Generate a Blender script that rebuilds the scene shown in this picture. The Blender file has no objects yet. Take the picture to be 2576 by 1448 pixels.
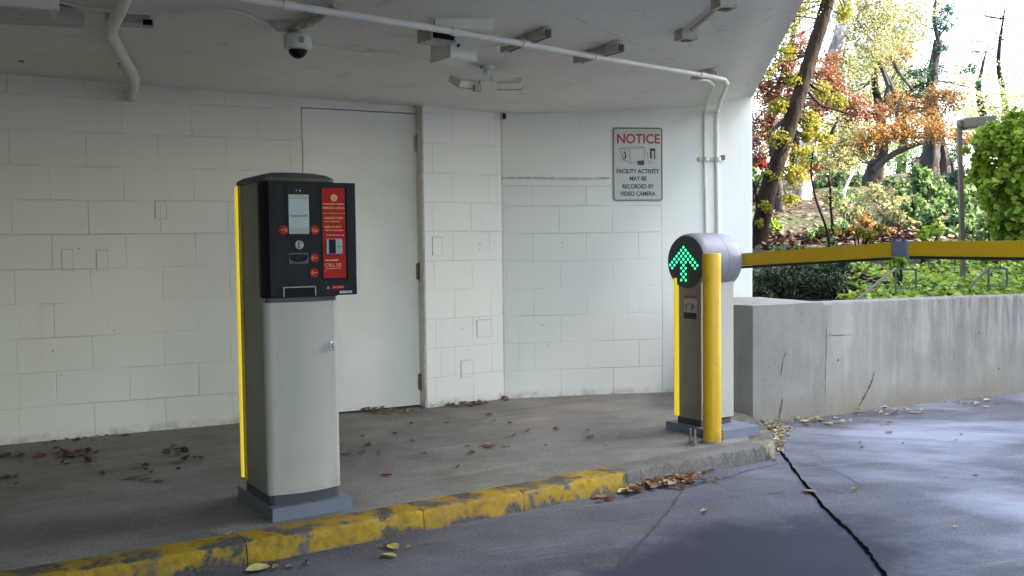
import bpy, bmesh, math, random
import numpy as np
from mathutils import Vector, Matrix
random.seed(7); rng = np.random.default_rng(11)
S = bpy.context.scene; COL = S.collection

# ------------------------------------------------ camera
F = 2400.; CX = 1288.; CY = 724.; PITCH = math.atan((724-617)/F); ROLL = 0.012; EYE = 1.10
cd = bpy.data.cameras.new("camera"); cam = bpy.data.objects.new("camera", cd); COL.objects.link(cam)
cd.sensor_width = 36; cd.lens = 36*F/2576; cd.clip_end = 600; cd.clip_start = 0.05
cam.matrix_world = Matrix.Translation((0, 0, EYE)) @ Matrix.Rotation(math.pi/2-PITCH, 4, 'X') @ Matrix.Rotation(-ROLL, 4, 'Z')
S.camera = cam
# ------------------------------------------------ sky, sun, exposure
SUN_EL = math.radians(40); SUN_AZ = math.radians(100)      # azimuth the light comes from, clockwise from +Y
w = bpy.data.worlds.new("World"); S.world = w; w.use_nodes = True
nt = w.node_tree; bg = nt.nodes['Background']
sky = nt.nodes.new('ShaderNodeTexSky'); sky.sky_type = 'NISHITA'; sky.sun_disc = False
sky.sun_elevation = SUN_EL; sky.sun_rotation = SUN_AZ; sky.air_density = 1.0; sky.dust_density = 2.5; sky.ozone_density = 1.0
nt.links.new(sky.outputs[0], bg.inputs[0]); bg.inputs[1].default_value = 0.15
sl = bpy.data.lights.new("sun", 'SUN'); so = bpy.data.objects.new("sun", sl); COL.objects.link(so)
sl.energy = 5.0; sl.angle = math.radians(0.5); sl.color = (1, .95, .87)
sd = Vector((math.sin(SUN_AZ)*math.cos(SUN_EL), math.cos(SUN_AZ)*math.cos(SUN_EL), math.sin(SUN_EL)))
so.rotation_euler = sd.to_track_quat('Z', 'Y').to_euler(); so.location = sd*30
S.view_settings.view_transform = 'Standard'; S.view_settings.look = 'None'; S.view_settings.exposure = 3.05; S.view_settings.gamma = 1
S.render.engine = 'CYCLES'; S.cycles.max_bounces = 8; S.cycles.diffuse_bounces = 5

# ------------------------------------------------ surveying helpers: photo pixel (2576 wide) -> point at a known height / depth / wall
def ray(px, py):
    u = px-CX; v = -(py-CY); c, s = math.cos(ROLL), math.sin(ROLL)
    x = (u*c+v*s)/F; z = (-u*s+v*c)/F
    return Vector((x, math.cos(PITCH)+z*math.sin(PITCH), -math.sin(PITCH)+z*math.cos(PITCH)))
def gz(px, py, z=0.):
    r = ray(px, py); return Vector((0, 0, EYE))+r*((z-EYE)/r.z)
def at(px, py, y):
    r = ray(px, py); return Vector((0, 0, EYE))+r*(y/r.y)
def onl(px, py, A, B):
    r = ray(px, py); dx, dy = B[0]-A[0], B[1]-A[1]
    t = (A[0]*dy-A[1]*dx)/(r.x*dy-r.y*dx); L = math.hypot(dx, dy)
    return ((r.x*t-A[0])*dx+(r.y*t-A[1])*dy)/L, EYE+r.z*t

# ------------------------------------------------ materials
def nodes(m):
    m.use_nodes = True; return m.node_tree, m.node_tree.nodes['Principled BSDF']
def simple(name, col, rough=.5, metal=0., noise=0., nscale=30., bump=0., spec=.5, emit=None, es=0.):
    m = bpy.data.materials.new(name); t, b = nodes(m)
    b.inputs['Base Color'].default_value = (*col, 1); b.inputs['Roughness'].default_value = rough
    b.inputs['Metallic'].default_value = metal; b.inputs['Specular IOR Level'].default_value = spec
    if emit: b.inputs['Emission Color'].default_value = (*emit, 1); b.inputs['Emission Strength'].default_value = es
    if noise or bump:
        tc = t.nodes.new('ShaderNodeTexCoord'); n = t.nodes.new('ShaderNodeTexNoise'); n.inputs['Scale'].default_value = nscale
        n.inputs['Detail'].default_value = 6; t.links.new(tc.outputs['Object'], n.inputs['Vector'])
        if noise:
            r = t.nodes.new('ShaderNodeMapRange'); r.inputs[1].default_value = .3; r.inputs[2].default_value = .7
            r.inputs[3].default_value = 1-noise; r.inputs[4].default_value = 1+noise
            t.links.new(n.outputs['Fac'], r.inputs[0])
            mx = t.nodes.new('ShaderNodeVectorMath'); mx.operation = 'SCALE'; mx.inputs[0].default_value = col
            t.links.new(r.outputs[0], mx.inputs['Scale']); t.links.new(mx.outputs[0], b.inputs['Base Color'])
        if bump:
            bp = t.nodes.new('ShaderNodeBump'); bp.inputs['Strength'].default_value = bump; bp.inputs['Distance'].default_value = .004
            t.links.new(n.outputs['Fac'], bp.inputs['Height']); t.links.new(bp.outputs[0], b.inputs['Normal'])
    return m
class NB:                                   # tiny node builder
    def __init__(s, name):
        s.m = bpy.data.materials.new(name); s.t, s.b = nodes(s.m); s.tc = s.t.nodes.new('ShaderNodeTexCoord')
        s.sp = s.t.nodes.new('ShaderNodeSeparateXYZ'); s.t.links.new(s.tc.outputs['Object'], s.sp.inputs[0])
    def l(s, a, b): s.t.links.new(a, b)
    def val(s, v, sock):
        if hasattr(v, 'links'): s.l(v, sock)
        elif isinstance(v, (tuple, list)) and len(v) == 3 and sock.type == 'RGBA': sock.default_value = (*v, 1)
        else: sock.default_value = v
    def math(s, op, a, b=0., c=None, clamp=False):
        n = s.t.nodes.new('ShaderNodeMath'); n.operation = op; n.use_clamp = clamp
        s.val(a, n.inputs[0]); s.val(b, n.inputs[1])
        if c is not None: s.val(c, n.inputs[2])
        return n.outputs[0]
    def noise(s, scale, vec=None, detail=5, rough=.55, sx=1, sy=1, sz=1, rot=0, dist=0):
        n = s.t.nodes.new('ShaderNodeTexNoise'); n.inputs['Scale'].default_value = scale; n.inputs['Detail'].default_value = detail
        n.inputs['Roughness'].default_value = rough; n.inputs['Distortion'].default_value = dist
        mp = s.t.nodes.new('ShaderNodeMapping'); mp.vector_type = 'TEXTURE'; mp.inputs['Scale'].default_value = (sx, sy, sz); mp.inputs['Rotation'].default_value = (0, 0, rot)
        s.l(vec or s.tc.outputs['Object'], mp.inputs[0]); s.l(mp.outputs[0], n.inputs['Vector']); return n.outputs['Fac']
    def rng(s, v, a, b, c=0., d=1., smooth=False):
        n = s.t.nodes.new('ShaderNodeMapRange')
        if smooth: n.interpolation_type = 'SMOOTHSTEP'
        for i, q in enumerate((v, a, b, c, d)): s.val(q, n.inputs[i])
        return n.outputs[0]
    def mix(s, f, a, b, mode='MIX'):
        n = s.t.nodes.new('ShaderNodeMix'); n.data_type = 'RGBA'; n.blend_type = mode
        s.val(f, n.inputs[0]); s.val(a, n.inputs[6]); s.val(b, n.inputs[7]); return n.outputs[2]
    def vor(s, scale):
        n = s.t.nodes.new('ShaderNodeTexVoronoi'); n.inputs['Scale'].default_value = scale; s.l(s.tc.outputs['Object'], n.inputs['Vector']); return n
    def bump(s, h, strength, dist):
        n = s.t.nodes.new('ShaderNodeBump'); n.inputs['Strength'].default_value = strength; n.inputs['Distance'].default_value = dist
        s.val(h, n.inputs['Height']); s.l(n.outputs[0], s.b.inputs['Normal'])
    def done(s, col, rough=.8, spec=.3):
        s.val(col, s.b.inputs['Base Color']); s.val(rough, s.b.inputs['Roughness']); s.b.inputs['Specular IOR Level'].default_value = spec
        return s.m

def block_paint(name, row, width, zmax=9., xmax=99., shift=0., vjoint=None, base=(.81, .78, .65)):
    k = NB(name); cmb = k.t.nodes.new('ShaderNodeCombineXYZ'); wob = k.noise(1.3)
    xs = k.math('ADD', k.sp.outputs[0], shift); zs = k.math('ADD', k.sp.outputs[2], k.math('MULTIPLY', k.math('SUBTRACT', wob, .5), .022))
    k.l(xs, cmb.inputs[0]); k.l(zs, cmb.inputs[1])
    br = k.t.nodes.new('ShaderNodeTexBrick'); k.l(cmb.outputs[0], br.inputs['Vector'])
    for n, v in (('Scale', 1), ('Mortar Size', .0042), ('Mortar Smooth', .6), ('Brick Width', width), ('Row Height', row), ('Bias', 0)): br.inputs[n].default_value = v
    br.offset = .5
    br.inputs['Color1'].default_value = (0, 0, 0, 1); br.inputs['Color2'].default_value = (1, 1, 1, 1); br.inputs['Mortar'].default_value = (.5, .5, .5, 1)
    bw = k.t.nodes.new('ShaderNodeRGBToBW'); k.l(br.outputs['Color'], bw.inputs[0])
    fade = k.rng(k.noise(2.1, detail=4), .40, .66, .10, 1.)
    j = k.math('MULTIPLY', br.outputs['Fac'], fade)
    j = k.math('MULTIPLY', j, k.rng(k.sp.outputs[2], zmax-.01, zmax, 1, 0)); j = k.math('MULTIPLY', j, k.rng(k.sp.outputs[0], xmax-.01, xmax, 1, 0))
    if vjoint:
        d = k.math('ABSOLUTE', k.math('SUBTRACT', k.math('ADD', k.sp.outputs[0], k.math('MULTIPLY', k.noise(9), .012)), vjoint+.006))
        vj = k.math('MULTIPLY', k.rng(d, .002, .005, 1, 0), k.math('MULTIPLY', k.rng(k.sp.outputs[2], 1.40, 1.42, 1, 0), k.rng(k.noise(7), .4, .6, .3, 1)))
        j = k.math('MAXIMUM', j, vj)
    c = k.mix(k.rng(k.noise(1.1, detail=7), .35, .7, 0, .35), base, (base[0]*.9, base[1]*.89, base[2]*.82))
    c = k.mix(k.math('MULTIPLY', k.math('SUBTRACT', bw.outputs[0], .3), .1, clamp=True), c, (base[0]*.88, base[1]*.88, base[2]*.86))
    # rising dirt at the foot and at the head of the wall, rain streaks
    dirt = k.math('MULTIPLY', k.rng(k.sp.outputs[2], .0, .07, 1, 0, True), k.rng(k.noise(14), .42, .7, .1, .7))
    c = k.mix(dirt, c, (.28, .25, .19))
    head = k.math('MULTIPLY', k.rng(k.sp.outputs[2], 1.88, 2.12, 0, 1), k.rng(k.noise(3.5, detail=8), .45, .75, 0, .55))
    c = k.mix(head, c, (.52, .49, .35))
    streak = k.rng(k.noise(5, sx=.35, sz=6, detail=4), .6, .8, 0, .25); c = k.mix(streak, c, (.58, .56, .48))
    vo = k.vor(7.5); spk = k.math('MULTIPLY', k.rng(vo.outputs['Distance'], .03, .055, 1, 0), k.rng(k.noise(1.7), .44, .54)); c = k.mix(k.math('MULTIPLY', spk, .9), c, (.13, .11, .08))
    c = k.mix(k.math('MULTIPLY', j, .30), c, (.36, .35, .29))
    h = k.math('SUBTRACT', k.math('MULTIPLY', k.noise(60, detail=6), .12), k.math('MULTIPLY', j, 1.0))
    k.bump(h, .75, .0055)
    return k.done(c, .62, .35)

def concrete(name, base, dark, light, sc=3., streak_rot=None, bump=.4, rough=.85):
    k = NB(name)
    c = k.mix(k.rng(k.noise(sc, detail=9, rough=.65), .3, .7), dark, base)
    c = k.mix(k.rng(k.noise(sc*.35, detail=4), .5, .75, 0, .6), c, light)
    if streak_rot is not None:
        c = k.mix(k.rng(k.noise(6, sx=7, sy=.7, rot=streak_rot, detail=5), .5, .75, 0, .55), c, dark)
        c = k.mix(k.rng(k.noise(9, sx=9, sy=.5, rot=streak_rot, detail=3), .58, .8, 0, .45), c, light)
    c = k.mix(k.rng(k.noise(70, detail=4, rough=.7), .4, .7, 0, .6), c, tuple(x*.5 for x in dark))
    c = k.mix(k.rng(k.noise(130, detail=3), .56, .7, 0, .55), c, light)
    vo = k.vor(5); c = k.mix(k.math('MULTIPLY', k.rng(vo.outputs['Distance'], .05, .09, 1, 0), k.rng(k.noise(1.9), .45, .55, 0, .5)), c, tuple(x*.35 for x in dark))
    k.bump(k.noise(120, detail=5), bump, .003)
    return k, c, rough

M = {}
M['wallA'] = block_paint('painted_block', .199, .398, shift=.10)
M['wallB'] = block_paint('painted_block_b', .197, .394, zmax=1.52, xmax=1.19, shift=.17, vjoint=1.19, base=(.81, .79, .69))
M['pil'] = block_paint('painted_block_p', .2, .30, shift=.08, base=(.82, .80, .71))
M['door'] = simple('door_paint', (.80, .77, .655), .5, noise=.05, nscale=3, bump=.15)
M['dark'] = simple('dark_gap', (.06, .055, .04), .9)
M['rust'] = simple('rusty_metal', (.20, .12, .06), .8, noise=.4, nscale=60)
k = NB('soffit_paint')
c = k.mix(k.rng(k.noise(1.2, detail=7), .35, .7), (.71, .68, .59), (.79, .765, .68))
c = k.mix(k.rng(k.noise(7, detail=5, dist=1), .58, .74, 0, .45), c, (.38, .365, .30))
vo = k.vor(9); c = k.mix(k.math('MULTIPLY', k.rng(vo.outputs['Distance'], .03, .07, 1, 0), k.rng(k.noise(2.1), .52, .6, 0, .6)), c, (.16, .13, .09))
# board marks of the formwork
wv = k.math('ABSOLUTE', k.math('SUBTRACT', k.math('FRACT', k.math('MULTIPLY', k.math('ADD', k.sp.outputs[0], k.math('MULTIPLY', k.sp.outputs[1], -.55)), .82)), .5))
c = k.mix(k.math('MULTIPLY', k.rng(wv, .004, .009, 1, 0), k.rng(k.noise(3), .45, .6, 0, .35)), c, (.22, .21, .17))
k.bump(k.noise(40, detail=6), .35, .004); M['soffit'] = k.done(c, .7)
k, c, r = concrete('slab_concrete', (.265, .247, .215), (.13, .12, .10), (.39, .37, .33), 2.6, math.radians(33)); M['slab'] = k.done(c, r)
LDR = math.radians(30)
k, c, r = concrete('road_concrete', (.14, .138, .15), (.062, .061, .067), (.25, .252, .275), 1.7, math.radians(20), .5)
# soft shadow of the car, painted into the road colour as a dark oval
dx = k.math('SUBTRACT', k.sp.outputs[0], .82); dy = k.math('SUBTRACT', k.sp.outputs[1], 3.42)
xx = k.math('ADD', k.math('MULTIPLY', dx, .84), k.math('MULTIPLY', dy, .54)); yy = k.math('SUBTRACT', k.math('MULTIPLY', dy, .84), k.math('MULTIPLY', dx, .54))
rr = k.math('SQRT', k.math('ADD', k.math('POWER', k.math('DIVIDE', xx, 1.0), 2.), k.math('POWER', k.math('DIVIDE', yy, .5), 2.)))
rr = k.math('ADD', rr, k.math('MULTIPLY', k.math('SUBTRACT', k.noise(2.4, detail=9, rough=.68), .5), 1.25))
st = k.rng(rr, .58, 1.2, .92, 0, True); c = k.mix(k.math('MULTIPLY', k.rng(k.noise(1.0, sx=1.8, sy=.8, rot=-.3, detail=7, rough=.6), .48, .62), k.rng(k.sp.outputs[0], 1.0, 2.4, .1, .75)), c, (.30, .315, .36))  # swaths paler to the right: stronger sky light painted into the colour
c = k.mix(k.math('MULTIPLY', k.rng(k.noise(.9, sx=2.2, sy=.7, rot=LDR, detail=6), .46, .66), k.rng(k.sp.outputs[0], -.5, 1.9, .75, .1)), c, (.045, .042, .042)); c = k.mix(st, c, (.02, .021, .03)); M['road'] = k.done(c, .85, .2)  # darker to the left: canopy shade painted into the colour
k, c, r = concrete('kerb_concrete', (.155, .14, .118), (.08, .073, .06), (.23, .215, .185), 5); M['kerb'] = k.done(c, r)
def kerb_paint(name, yel, cover):
    k, c, r = concrete(name, (.11, .10, .085), (.04, .035, .028), (.18, .165, .14), 6)
    n1 = k.noise(7, detail=9, rough=.68); lowz = k.rng(k.sp.outputs[2], -.085, -.03, .11, 0.)
    topz = k.rng(k.sp.outputs[2], -.008, -.001, 0, .07)
    f = k.rng(k.math('SUBTRACT', k.math('SUBTRACT', n1, lowz), topz), cover-.01, cover+.06)
    f = k.math('MULTIPLY', f, k.rng(k.noise(30, detail=5), .3, .5, .72, 1.))
    y = k.mix(k.rng(k.noise(14, detail=8, rough=.7), .38, .66), yel, tuple(q*.42 for q in yel)); y = k.mix(k.rng(k.noise(2.3), .5, .7, 0, .6), y, (yel[0]*.6, yel[1]*.5, .04))
    return k.done(k.mix(f, c, y), .7)
M['kerb_y'] = kerb_paint('kerb_yellow_paint', (.40, .255, .010), .39); M['kerb_f'] = kerb_paint('kerb_faded_paint', (.26, .22, .13), .45)
k = NB('retaining_concrete')
c = k.mix(k.rng(k.noise(3, detail=8), .3, .7), (.20, .182, .15), (.275, .258, .22))
st = k.noise(7, sx=.6, sy=.6, sz=5, detail=9, rough=.68, dist=.4); xm = k.rng(k.sp.outputs[0], 1.9, 3.4, .15, 1.)
c = k.mix(k.math('MULTIPLY', k.rng(st, .40, .56), k.math('MULTIPLY', xm, k.rng(k.sp.outputs[2], .0, .7, .2, .8))), c, (.085, .075, .066))
c = k.mix(k.rng(k.noise(6, sx=.3, sy=.3, sz=7, detail=3), .62, .78, 0, .6), c, (.30, .29, .27))
c = k.mix(k.math('MULTIPLY', k.rng(k.sp.outputs[2], -.08, .14, 1, 0, True), k.rng(k.noise(4), .3, .6, .2, .75)), c, (.19, .158, .10))
vo = k.vor(6); c = k.mix(k.math('MULTIPLY', k.rng(vo.outputs['Distance'], .04, .08, 1, 0), k.rng(k.noise(2.7), .48, .55)), c, (.08, .07, .06))
k.bump(k.noise(50, detail=8), .5, .006); M['cwall'] = k.done(c, .85)
M['tar'] = simple('tar', (.004, .004, .004), 1., spec=0., noise=.3, nscale=40)
M['crack'] = simple('crack_filler', (.028, .028, .03), .8, noise=.3, nscale=40)
M['plinth'] = simple('plinth_paint', (.14, .16, .19), .5, noise=.08, nscale=8, bump=.05)
M['band'] = simple('rubber_band', (.045, .05, .055), .6)
M['grey'] = simple('grey_panel', (.27, .265, .225), .5, noise=.03, nscale=5)
M['silver'] = simple('silver_panel', (.40, .40, .395), .42, noise=.02, nscale=4)
M['lid'] = simple('lid_plastic', (.085, .078, .066), .5, spec=.3)
M['black'] = simple('head_plastic', (.007, .007, .007), .55, noise=.1, nscale=6, spec=.25)
M['gloss'] = simple('gloss_black', (.004, .004, .004), .16, spec=.2)
M['strip'] = simple('lit_strip', (.80, .56, .015), .4, emit=(1, .78, .05), es=.06)
M['stripe'] = simple('strip_edge', (.42, .30, .02), .5)
M['red'] = simple('red_decal', (.37, .010, .004), .5, noise=.06, nscale=9, spec=.2)
M['yellowtxt'] = simple('yellow_ink', (.62, .40, .09), .5)
M['pinktxt'] = simple('pale_ink', (.70, .45, .38), .5)
M['whitetxt'] = simple('white_ink', (.7, .7, .7), .5)
M['screen'] = simple('screen_glass', (.16, .20, .19), .18, emit=(.55, .68, .66), es=.02)
M['screen2'] = simple('screen_bar', (.16, .17, .14), .2, emit=(.5, .52, .42), es=.02)
M['steel'] = simple('brushed_steel', (.30, .29, .27), .45, metal=.6)
M['chrome'] = simple('chrome', (.7, .7, .7), .15, metal=1)
M['green_led'] = simple('lit_green_led', (0, .3, .1), .4, emit=(.03, 1., .28), es=.5)
M['drum'] = simple('drum_plastic', (.19, .195, .21), .42, noise=.02, nscale=4)
M['drumface'] = simple('drum_face', (.055, .057, .055), .5)
M['ypaint'] = simple('yellow_paint', (.66, .40, .005), .42, noise=.07, nscale=9, bump=.08)
M['arm'] = simple('arm_paint', (.60, .38, .004), .45, noise=.04, nscale=6)
M['armdark'] = simple('arm_dark_edge', (.02, .014, .008), .7)
M['conduit'] = simple('painted_conduit', (.70, .69, .60), .45, noise=.08, nscale=12)
M['cream'] = simple('cream_metal', (.70, .69, .58), .45, noise=.06, nscale=9)
M['creamd'] = simple('grimy_metal', (.42, .40, .32), .55, noise=.2, nscale=20)
M['glass'] = simple('lamp_glass', (.34, .37, .35), .15)
M['signp'] = simple('sign_enamel', (.50, .48, .41), .4, noise=.04, nscale=6)
M['ink'] = simple('black_ink', (.03, .028, .025), .5)
M['signred'] = simple('red_ink', (.38, .035, .025), .5)
M['orange'] = simple('orange_ink', (.33, .10, .02), .5)
M['bolt'] = simple('anchor_steel', (.22, .20, .17), .6, metal=.5, noise=.3, nscale=80)
M['pole'] = simple('bronze_pole', (.12, .088, .06), .5, noise=.06, nscale=8)
M['rail'] = simple('rail_metal', (.035, .045, .04), .5)
def worn(name, col, dirt, rough=.45, scr=.5, foot=.35, cl=(.1, .1, .1)):
    k = NB(name); c = k.mix(k.rng(k.noise(2.5, detail=7), .35, .7, 0, .25), col, tuple(x*.78 for x in col))
    c = k.mix(k.rng(k.noise(9, sx=.5, sy=.5, sz=7, detail=5), .56, .75, 0, scr*.5), c, dirt)
    c = k.mix(k.rng(k.noise(38, sx=1, sy=1, sz=2.5, detail=4), .66, .72, 0, scr), c, cl)
    c = k.mix(k.math('MULTIPLY', k.rng(k.sp.outputs[2], .05, foot, 1, 0, True), k.rng(k.noise(11, detail=6), .4, .65, 0, .6)), c, dirt)
    k.bump(k.noise(25, detail=4), .12, .003); return k.done(c, k.rng(k.noise(6), .3, .7, rough-.08, rough+.14), .45)
M['ypaint'] = worn('worn_yellow_paint', (.60, .35, .004), (.26, .16, .03), .42, .55, .22, (.2, .12, .03))
M['silver'] = worn('worn_silver', (.41, .39, .325), (.25, .24, .21), .42, .25, .30, (.24, .23, .21))
M['grey'] = worn('worn_grey', (.27, .262, .215), (.17, .16, .13), .5, .3, .35, (.14, .13, .11))
M['arm'] = worn('worn_arm_paint', (.52, .31, .003), (.33, .2, .02), .45, .35, .06, (.3, .2, .05))
def bark(name, a, b, s=6):
    k = NB(name); c = k.mix(k.rng(k.noise(s, sz=4, detail=8), .35, .65), a, b); k.bump(k.noise(s*3, sz=4, detail=6), .9, .03); return k.done(c, .9, .1)
M['bark'] = bark('dark_bark', (.013, .009, .006), (.032, .021, .013)); M['barkp'] = bark('pale_bark', (.12, .09, .075), (.60, .55, .50), 6)
M['barkb'] = bark('black_bark', (.03, .026, .024), (.075, .065, .06))
def leafm(name, cols, trans=.45, rough=.55):
    m = bpy.data.materials.new(name); m.use_nodes = True; t = m.node_tree; t.nodes.clear()
    o = t.nodes.new('ShaderNodeOutputMaterial'); g = t.nodes.new('ShaderNodeNewGeometry'); r = t.nodes.new('ShaderNodeValToRGB')
    r.color_ramp.interpolation = 'LINEAR'; e = r.color_ramp.elements
    while len(e) < len(cols): e.new(.5)
    for i, c in enumerate(cols): e[i].position = i/(len(cols)-1); e[i].color = (*c, 1)
    t.links.new(g.outputs['Random Per Island'], r.inputs[0])
    d = t.nodes.new('ShaderNodeBsdfPrincipled'); d.inputs['Roughness'].default_value = rough; d.inputs['Specular IOR Level'].default_value = .3
    tr = t.nodes.new('ShaderNodeBsdfTranslucent'); mx = t.nodes.new('ShaderNodeMixShader'); mx.inputs[0].default_value = trans
    t.links.new(r.outputs[0], d.inputs['Base Color']); t.links.new(r.outputs[0], tr.inputs[0])
    t.links.new(d.outputs[0], mx.inputs[1]); t.links.new(tr.outputs[0], mx.inputs[2]); t.links.new(mx.outputs[0], o.inputs[0]); return m
M['l_yg'] = leafm('leaf_yellow_green', [(.10, .13, .012), (.22, .22, .02), (.30, .20, .02), (.16, .19, .02)])
M['l_red'] = leafm('leaf_red', [(.13, .03, .018), (.24, .075, .035), (.09, .035, .02), (.26, .13, .05), (.12, .10, .035)])
M['l_or'] = leafm('leaf_orange', [(.26, .10, .02), (.34, .17, .03), (.18, .08, .03), (.20, .17, .04), (.30, .13, .07)])
M['l_gr'] = leafm('leaf_green', [(.05, .11, .03), (.12, .20, .06), (.24, .30, .11), (.08, .15, .045)])
M['l_teal'] = leafm('leaf_teal', [(.02, .055, .035), (.04, .09, .055), (.03, .05, .03)], .3)
M['l_pale'] = leafm('leaf_pale', [(.34, .40, .16), (.46, .47, .22), (.24, .30, .12), (.46, .40, .22)], .5)
M['l_mix'] = leafm('leaf_mixed', [(.14, .17, .05), (.30, .31, .11), (.34, .25, .10), (.11, .13, .06), (.28, .32, .15)])
M['l_maple'] = leafm('leaf_maple', [(.10, .18, .012), (.22, .33, .025), (.38, .44, .06), (.15, .25, .015)], .5)
M['l_yew'] = leafm('leaf_yew', [(.010, .025, .010), (.03, .055, .02), (.018, .035, .015)], .15)
M['l_brown'] = leafm('leaf_brown', [(.20, .10, .05), (.30, .20, .12), (.13, .07, .04), (.36, .28, .15), (.24, .08, .04)], .15, .7)
M['l_floor'] = leafm('leaf_floor', [(.12, .06, .035), (.20, .11, .06), (.08, .05, .03), (.17, .07, .04)], .1, .7)
M['l_hill'] = leafm('leaf_hill', [(.10, .055, .03), (.20, .14, .085), (.06, .04, .025), (.28, .22, .13)], .1, .7)
M['l_rust'] = leafm('leaf_rust', [(.05, .02, .012), (.08, .034, .02), (.03, .016, .011), (.12, .08, .05)], .1, .7)
M['l_straw'] = leafm('leaf_straw', [(.38, .36, .20), (.28, .20, .12), (.44, .42, .24), (.20, .12, .08)], .15, .7)
k = NB('hill_soil')
c = k.mix(k.rng(k.noise(1.6, detail=8), .38, .62), (.022, .015, .010), (.055, .043, .03)); c = k.mix(k.rng(k.noise(.5, detail=5), .45, .62, 0, .85), c, (.035, .05, .018))
c = k.mix(k.rng(k.noise(9, detail=6), .58, .7, 0, .8), c, (.20, .16, .12)); k.bump(k.noise(14, detail=8), 1, .08); M['soil'] = k.done(c, .95, .1)

# ------------------------------------------------ object helpers
def tag(o, label=None, cat=None, group=None, kind=None):
    if label: o['label'] = label
    if cat: o['category'] = cat
    if group: o['group'] = group
    if kind: o['kind'] = kind
    return o
def empty(name, loc, rz, label, cat, group=None):
    o = bpy.data.objects.new(name, None); COL.objects.link(o); o.location = loc; o.rotation_euler = (0, 0, rz); o.empty_display_size = .1
    return tag(o, label, cat, group)
def link(name, me, mat, parent=None, loc=None, rz=None, smooth=False):
    o = bpy.data.objects.new(name, me); COL.objects.link(o)
    for m_ in (mat if isinstance(mat, list) else [mat]): me.materials.append(M[m_] if isinstance(m_, str) else m_)
    if parent: o.parent = parent
    if loc is not None: o.location = loc
    if rz is not None: o.rotation_euler = (0, 0, rz)
    if smooth:
        for p in me.polygons: p.use_smooth = True
        try: me.set_sharp_from_angle(angle=math.radians(40))
        except Exception: pass
    return o
class G:                                    # mesh gatherer
    def __init__(s): s.bm = bmesh.new()
    def box(s, x0, x1, y0, y1, z0, z1, bev=0., rot=None, mi=0):
        r = bmesh.ops.create_cube(s.bm, size=1); vs = r['verts']
        for v in vs: v.co = Vector(((x0+x1)/2+v.co.x*(x1-x0), (y0+y1)/2+v.co.y*(y1-y0), (z0+z1)/2+v.co.z*(z1-z0)))
        es = list({e for v in vs for e in v.link_edges})
        if bev: 
            rr = bmesh.ops.bevel(s.bm, geom=es, offset=bev, segments=2, profile=.6, affect='EDGES'); vs = list({v for v in rr['verts']} | {v for v in vs if v.is_valid})
        if rot is not None:
            for v in vs: v.co = rot @ v.co
        return s
    def prism(s, pts, z0, z1, top=None):     # plan polygon extruded in z
        a = [s.bm.verts.new((p[0], p[1], z0)) for p in pts]; b = [s.bm.verts.new((p[0], p[1], z1)) for p in (top or pts)]; n = len(pts)
        s.bm.faces.new(a[::-1]); s.bm.faces.new(b)
        for i in range(n): s.bm.faces.new((a[i], a[(i+1) % n], b[(i+1) % n], b[i]))
        return s
    def prism_y(s, pts, y0, y1):             # polygon in xz extruded in y
        a = [s.bm.verts.new((p[0], y0, p[1])) for p in pts]; b = [s.bm.verts.new((p[0], y1, p[1])) for p in pts]; n = len(pts)
        s.bm.faces.new(a); s.bm.faces.new(b[::-1])
        for i in range(n): s.bm.faces.new((a[i], b[i], b[(i+1) % n], a[(i+1) % n]))
        return s
    def tube(s, path, r, seg=12, cap=True, sq=False):
        path = [Vector(p) for p in path]; n = len(path); rs = r if isinstance(r, (list, tuple)) else [r]*n; rings = []; up = Vector((0, 0, 1)); 
        for i, p in enumerate(path):
            d = (path[min(i+1, n-1)]-path[max(i-1, 0)]).normalized()
            if i == 0:
                a = d.cross(up); 
                if a.length < .05: a = d.cross(Vector((1, 0, 0)))
                a.normalize()
            else: a = (a-d*a.dot(d)).normalized()
            b = d.cross(a)
            rings.append([s.bm.verts.new(p+(a*math.cos(t)+b*math.sin(t))*rs[i]) for t in [2*math.pi*(q+.5)/seg for q in range(seg)]])
        for i in range(n-1):
            for q in range(seg): s.bm.faces.new((rings[i][q], rings[i][(q+1) % seg], rings[i+1][(q+1) % seg], rings[i+1][q]))
        if cap: s.bm.faces.new(rings[0][::-1]); s.bm.faces.new(rings[-1])
        return s
    def lathe(s, prof, seg=32, axis='z', c=(0, 0, 0)):   # prof: (r,h)
        rings = []
        for r, h in prof:
            ring = []
            for q in range(seg):
                t = 2*math.pi*q/seg; x, y = r*math.cos(t), r*math.sin(t)
                ring.append(s.bm.verts.new(Vector(c)+Vector((x, y, h) if axis == 'z' else (h, x, y) if axis == 'x' else (x, h, y))))
            rings.append(ring)
        for i in range(len(rings)-1):
            for q in range(seg): s.bm.faces.new((rings[i][q], rings[i][(q+1) % seg], rings[i+1][(q+1) % seg], rings[i+1][q]))
        s.bm.faces.new(rings[0][::-1]); s.bm.faces.new(rings[-1]); return s
    def disc_y(s, cx, y, cz, r, seg=24, th=.001): return s.prism_y([(cx+r*math.cos(2*math.pi*q/seg), cz+r*math.sin(2*math.pi*q/seg)) for q in range(seg)], y, y+th)
    def build(s, name, mat, parent=None, loc=None, rz=None, smooth=False, bevel=0.):
        if bevel: bmesh.ops.bevel(s.bm, geom=[e for e in s.bm.edges if len(e.link_faces) == 2 and e.calc_face_angle(0) > .7], offset=bevel, segments=2, profile=.6, affect='EDGES')
        bmesh.ops.recalc_face_normals(s.bm, faces=s.bm.faces[:])
        me = bpy.data.meshes.new(name); s.bm.to_mesh(me); s.bm.free()
        return link(name, me, mat, parent, loc, rz, smooth)
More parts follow.
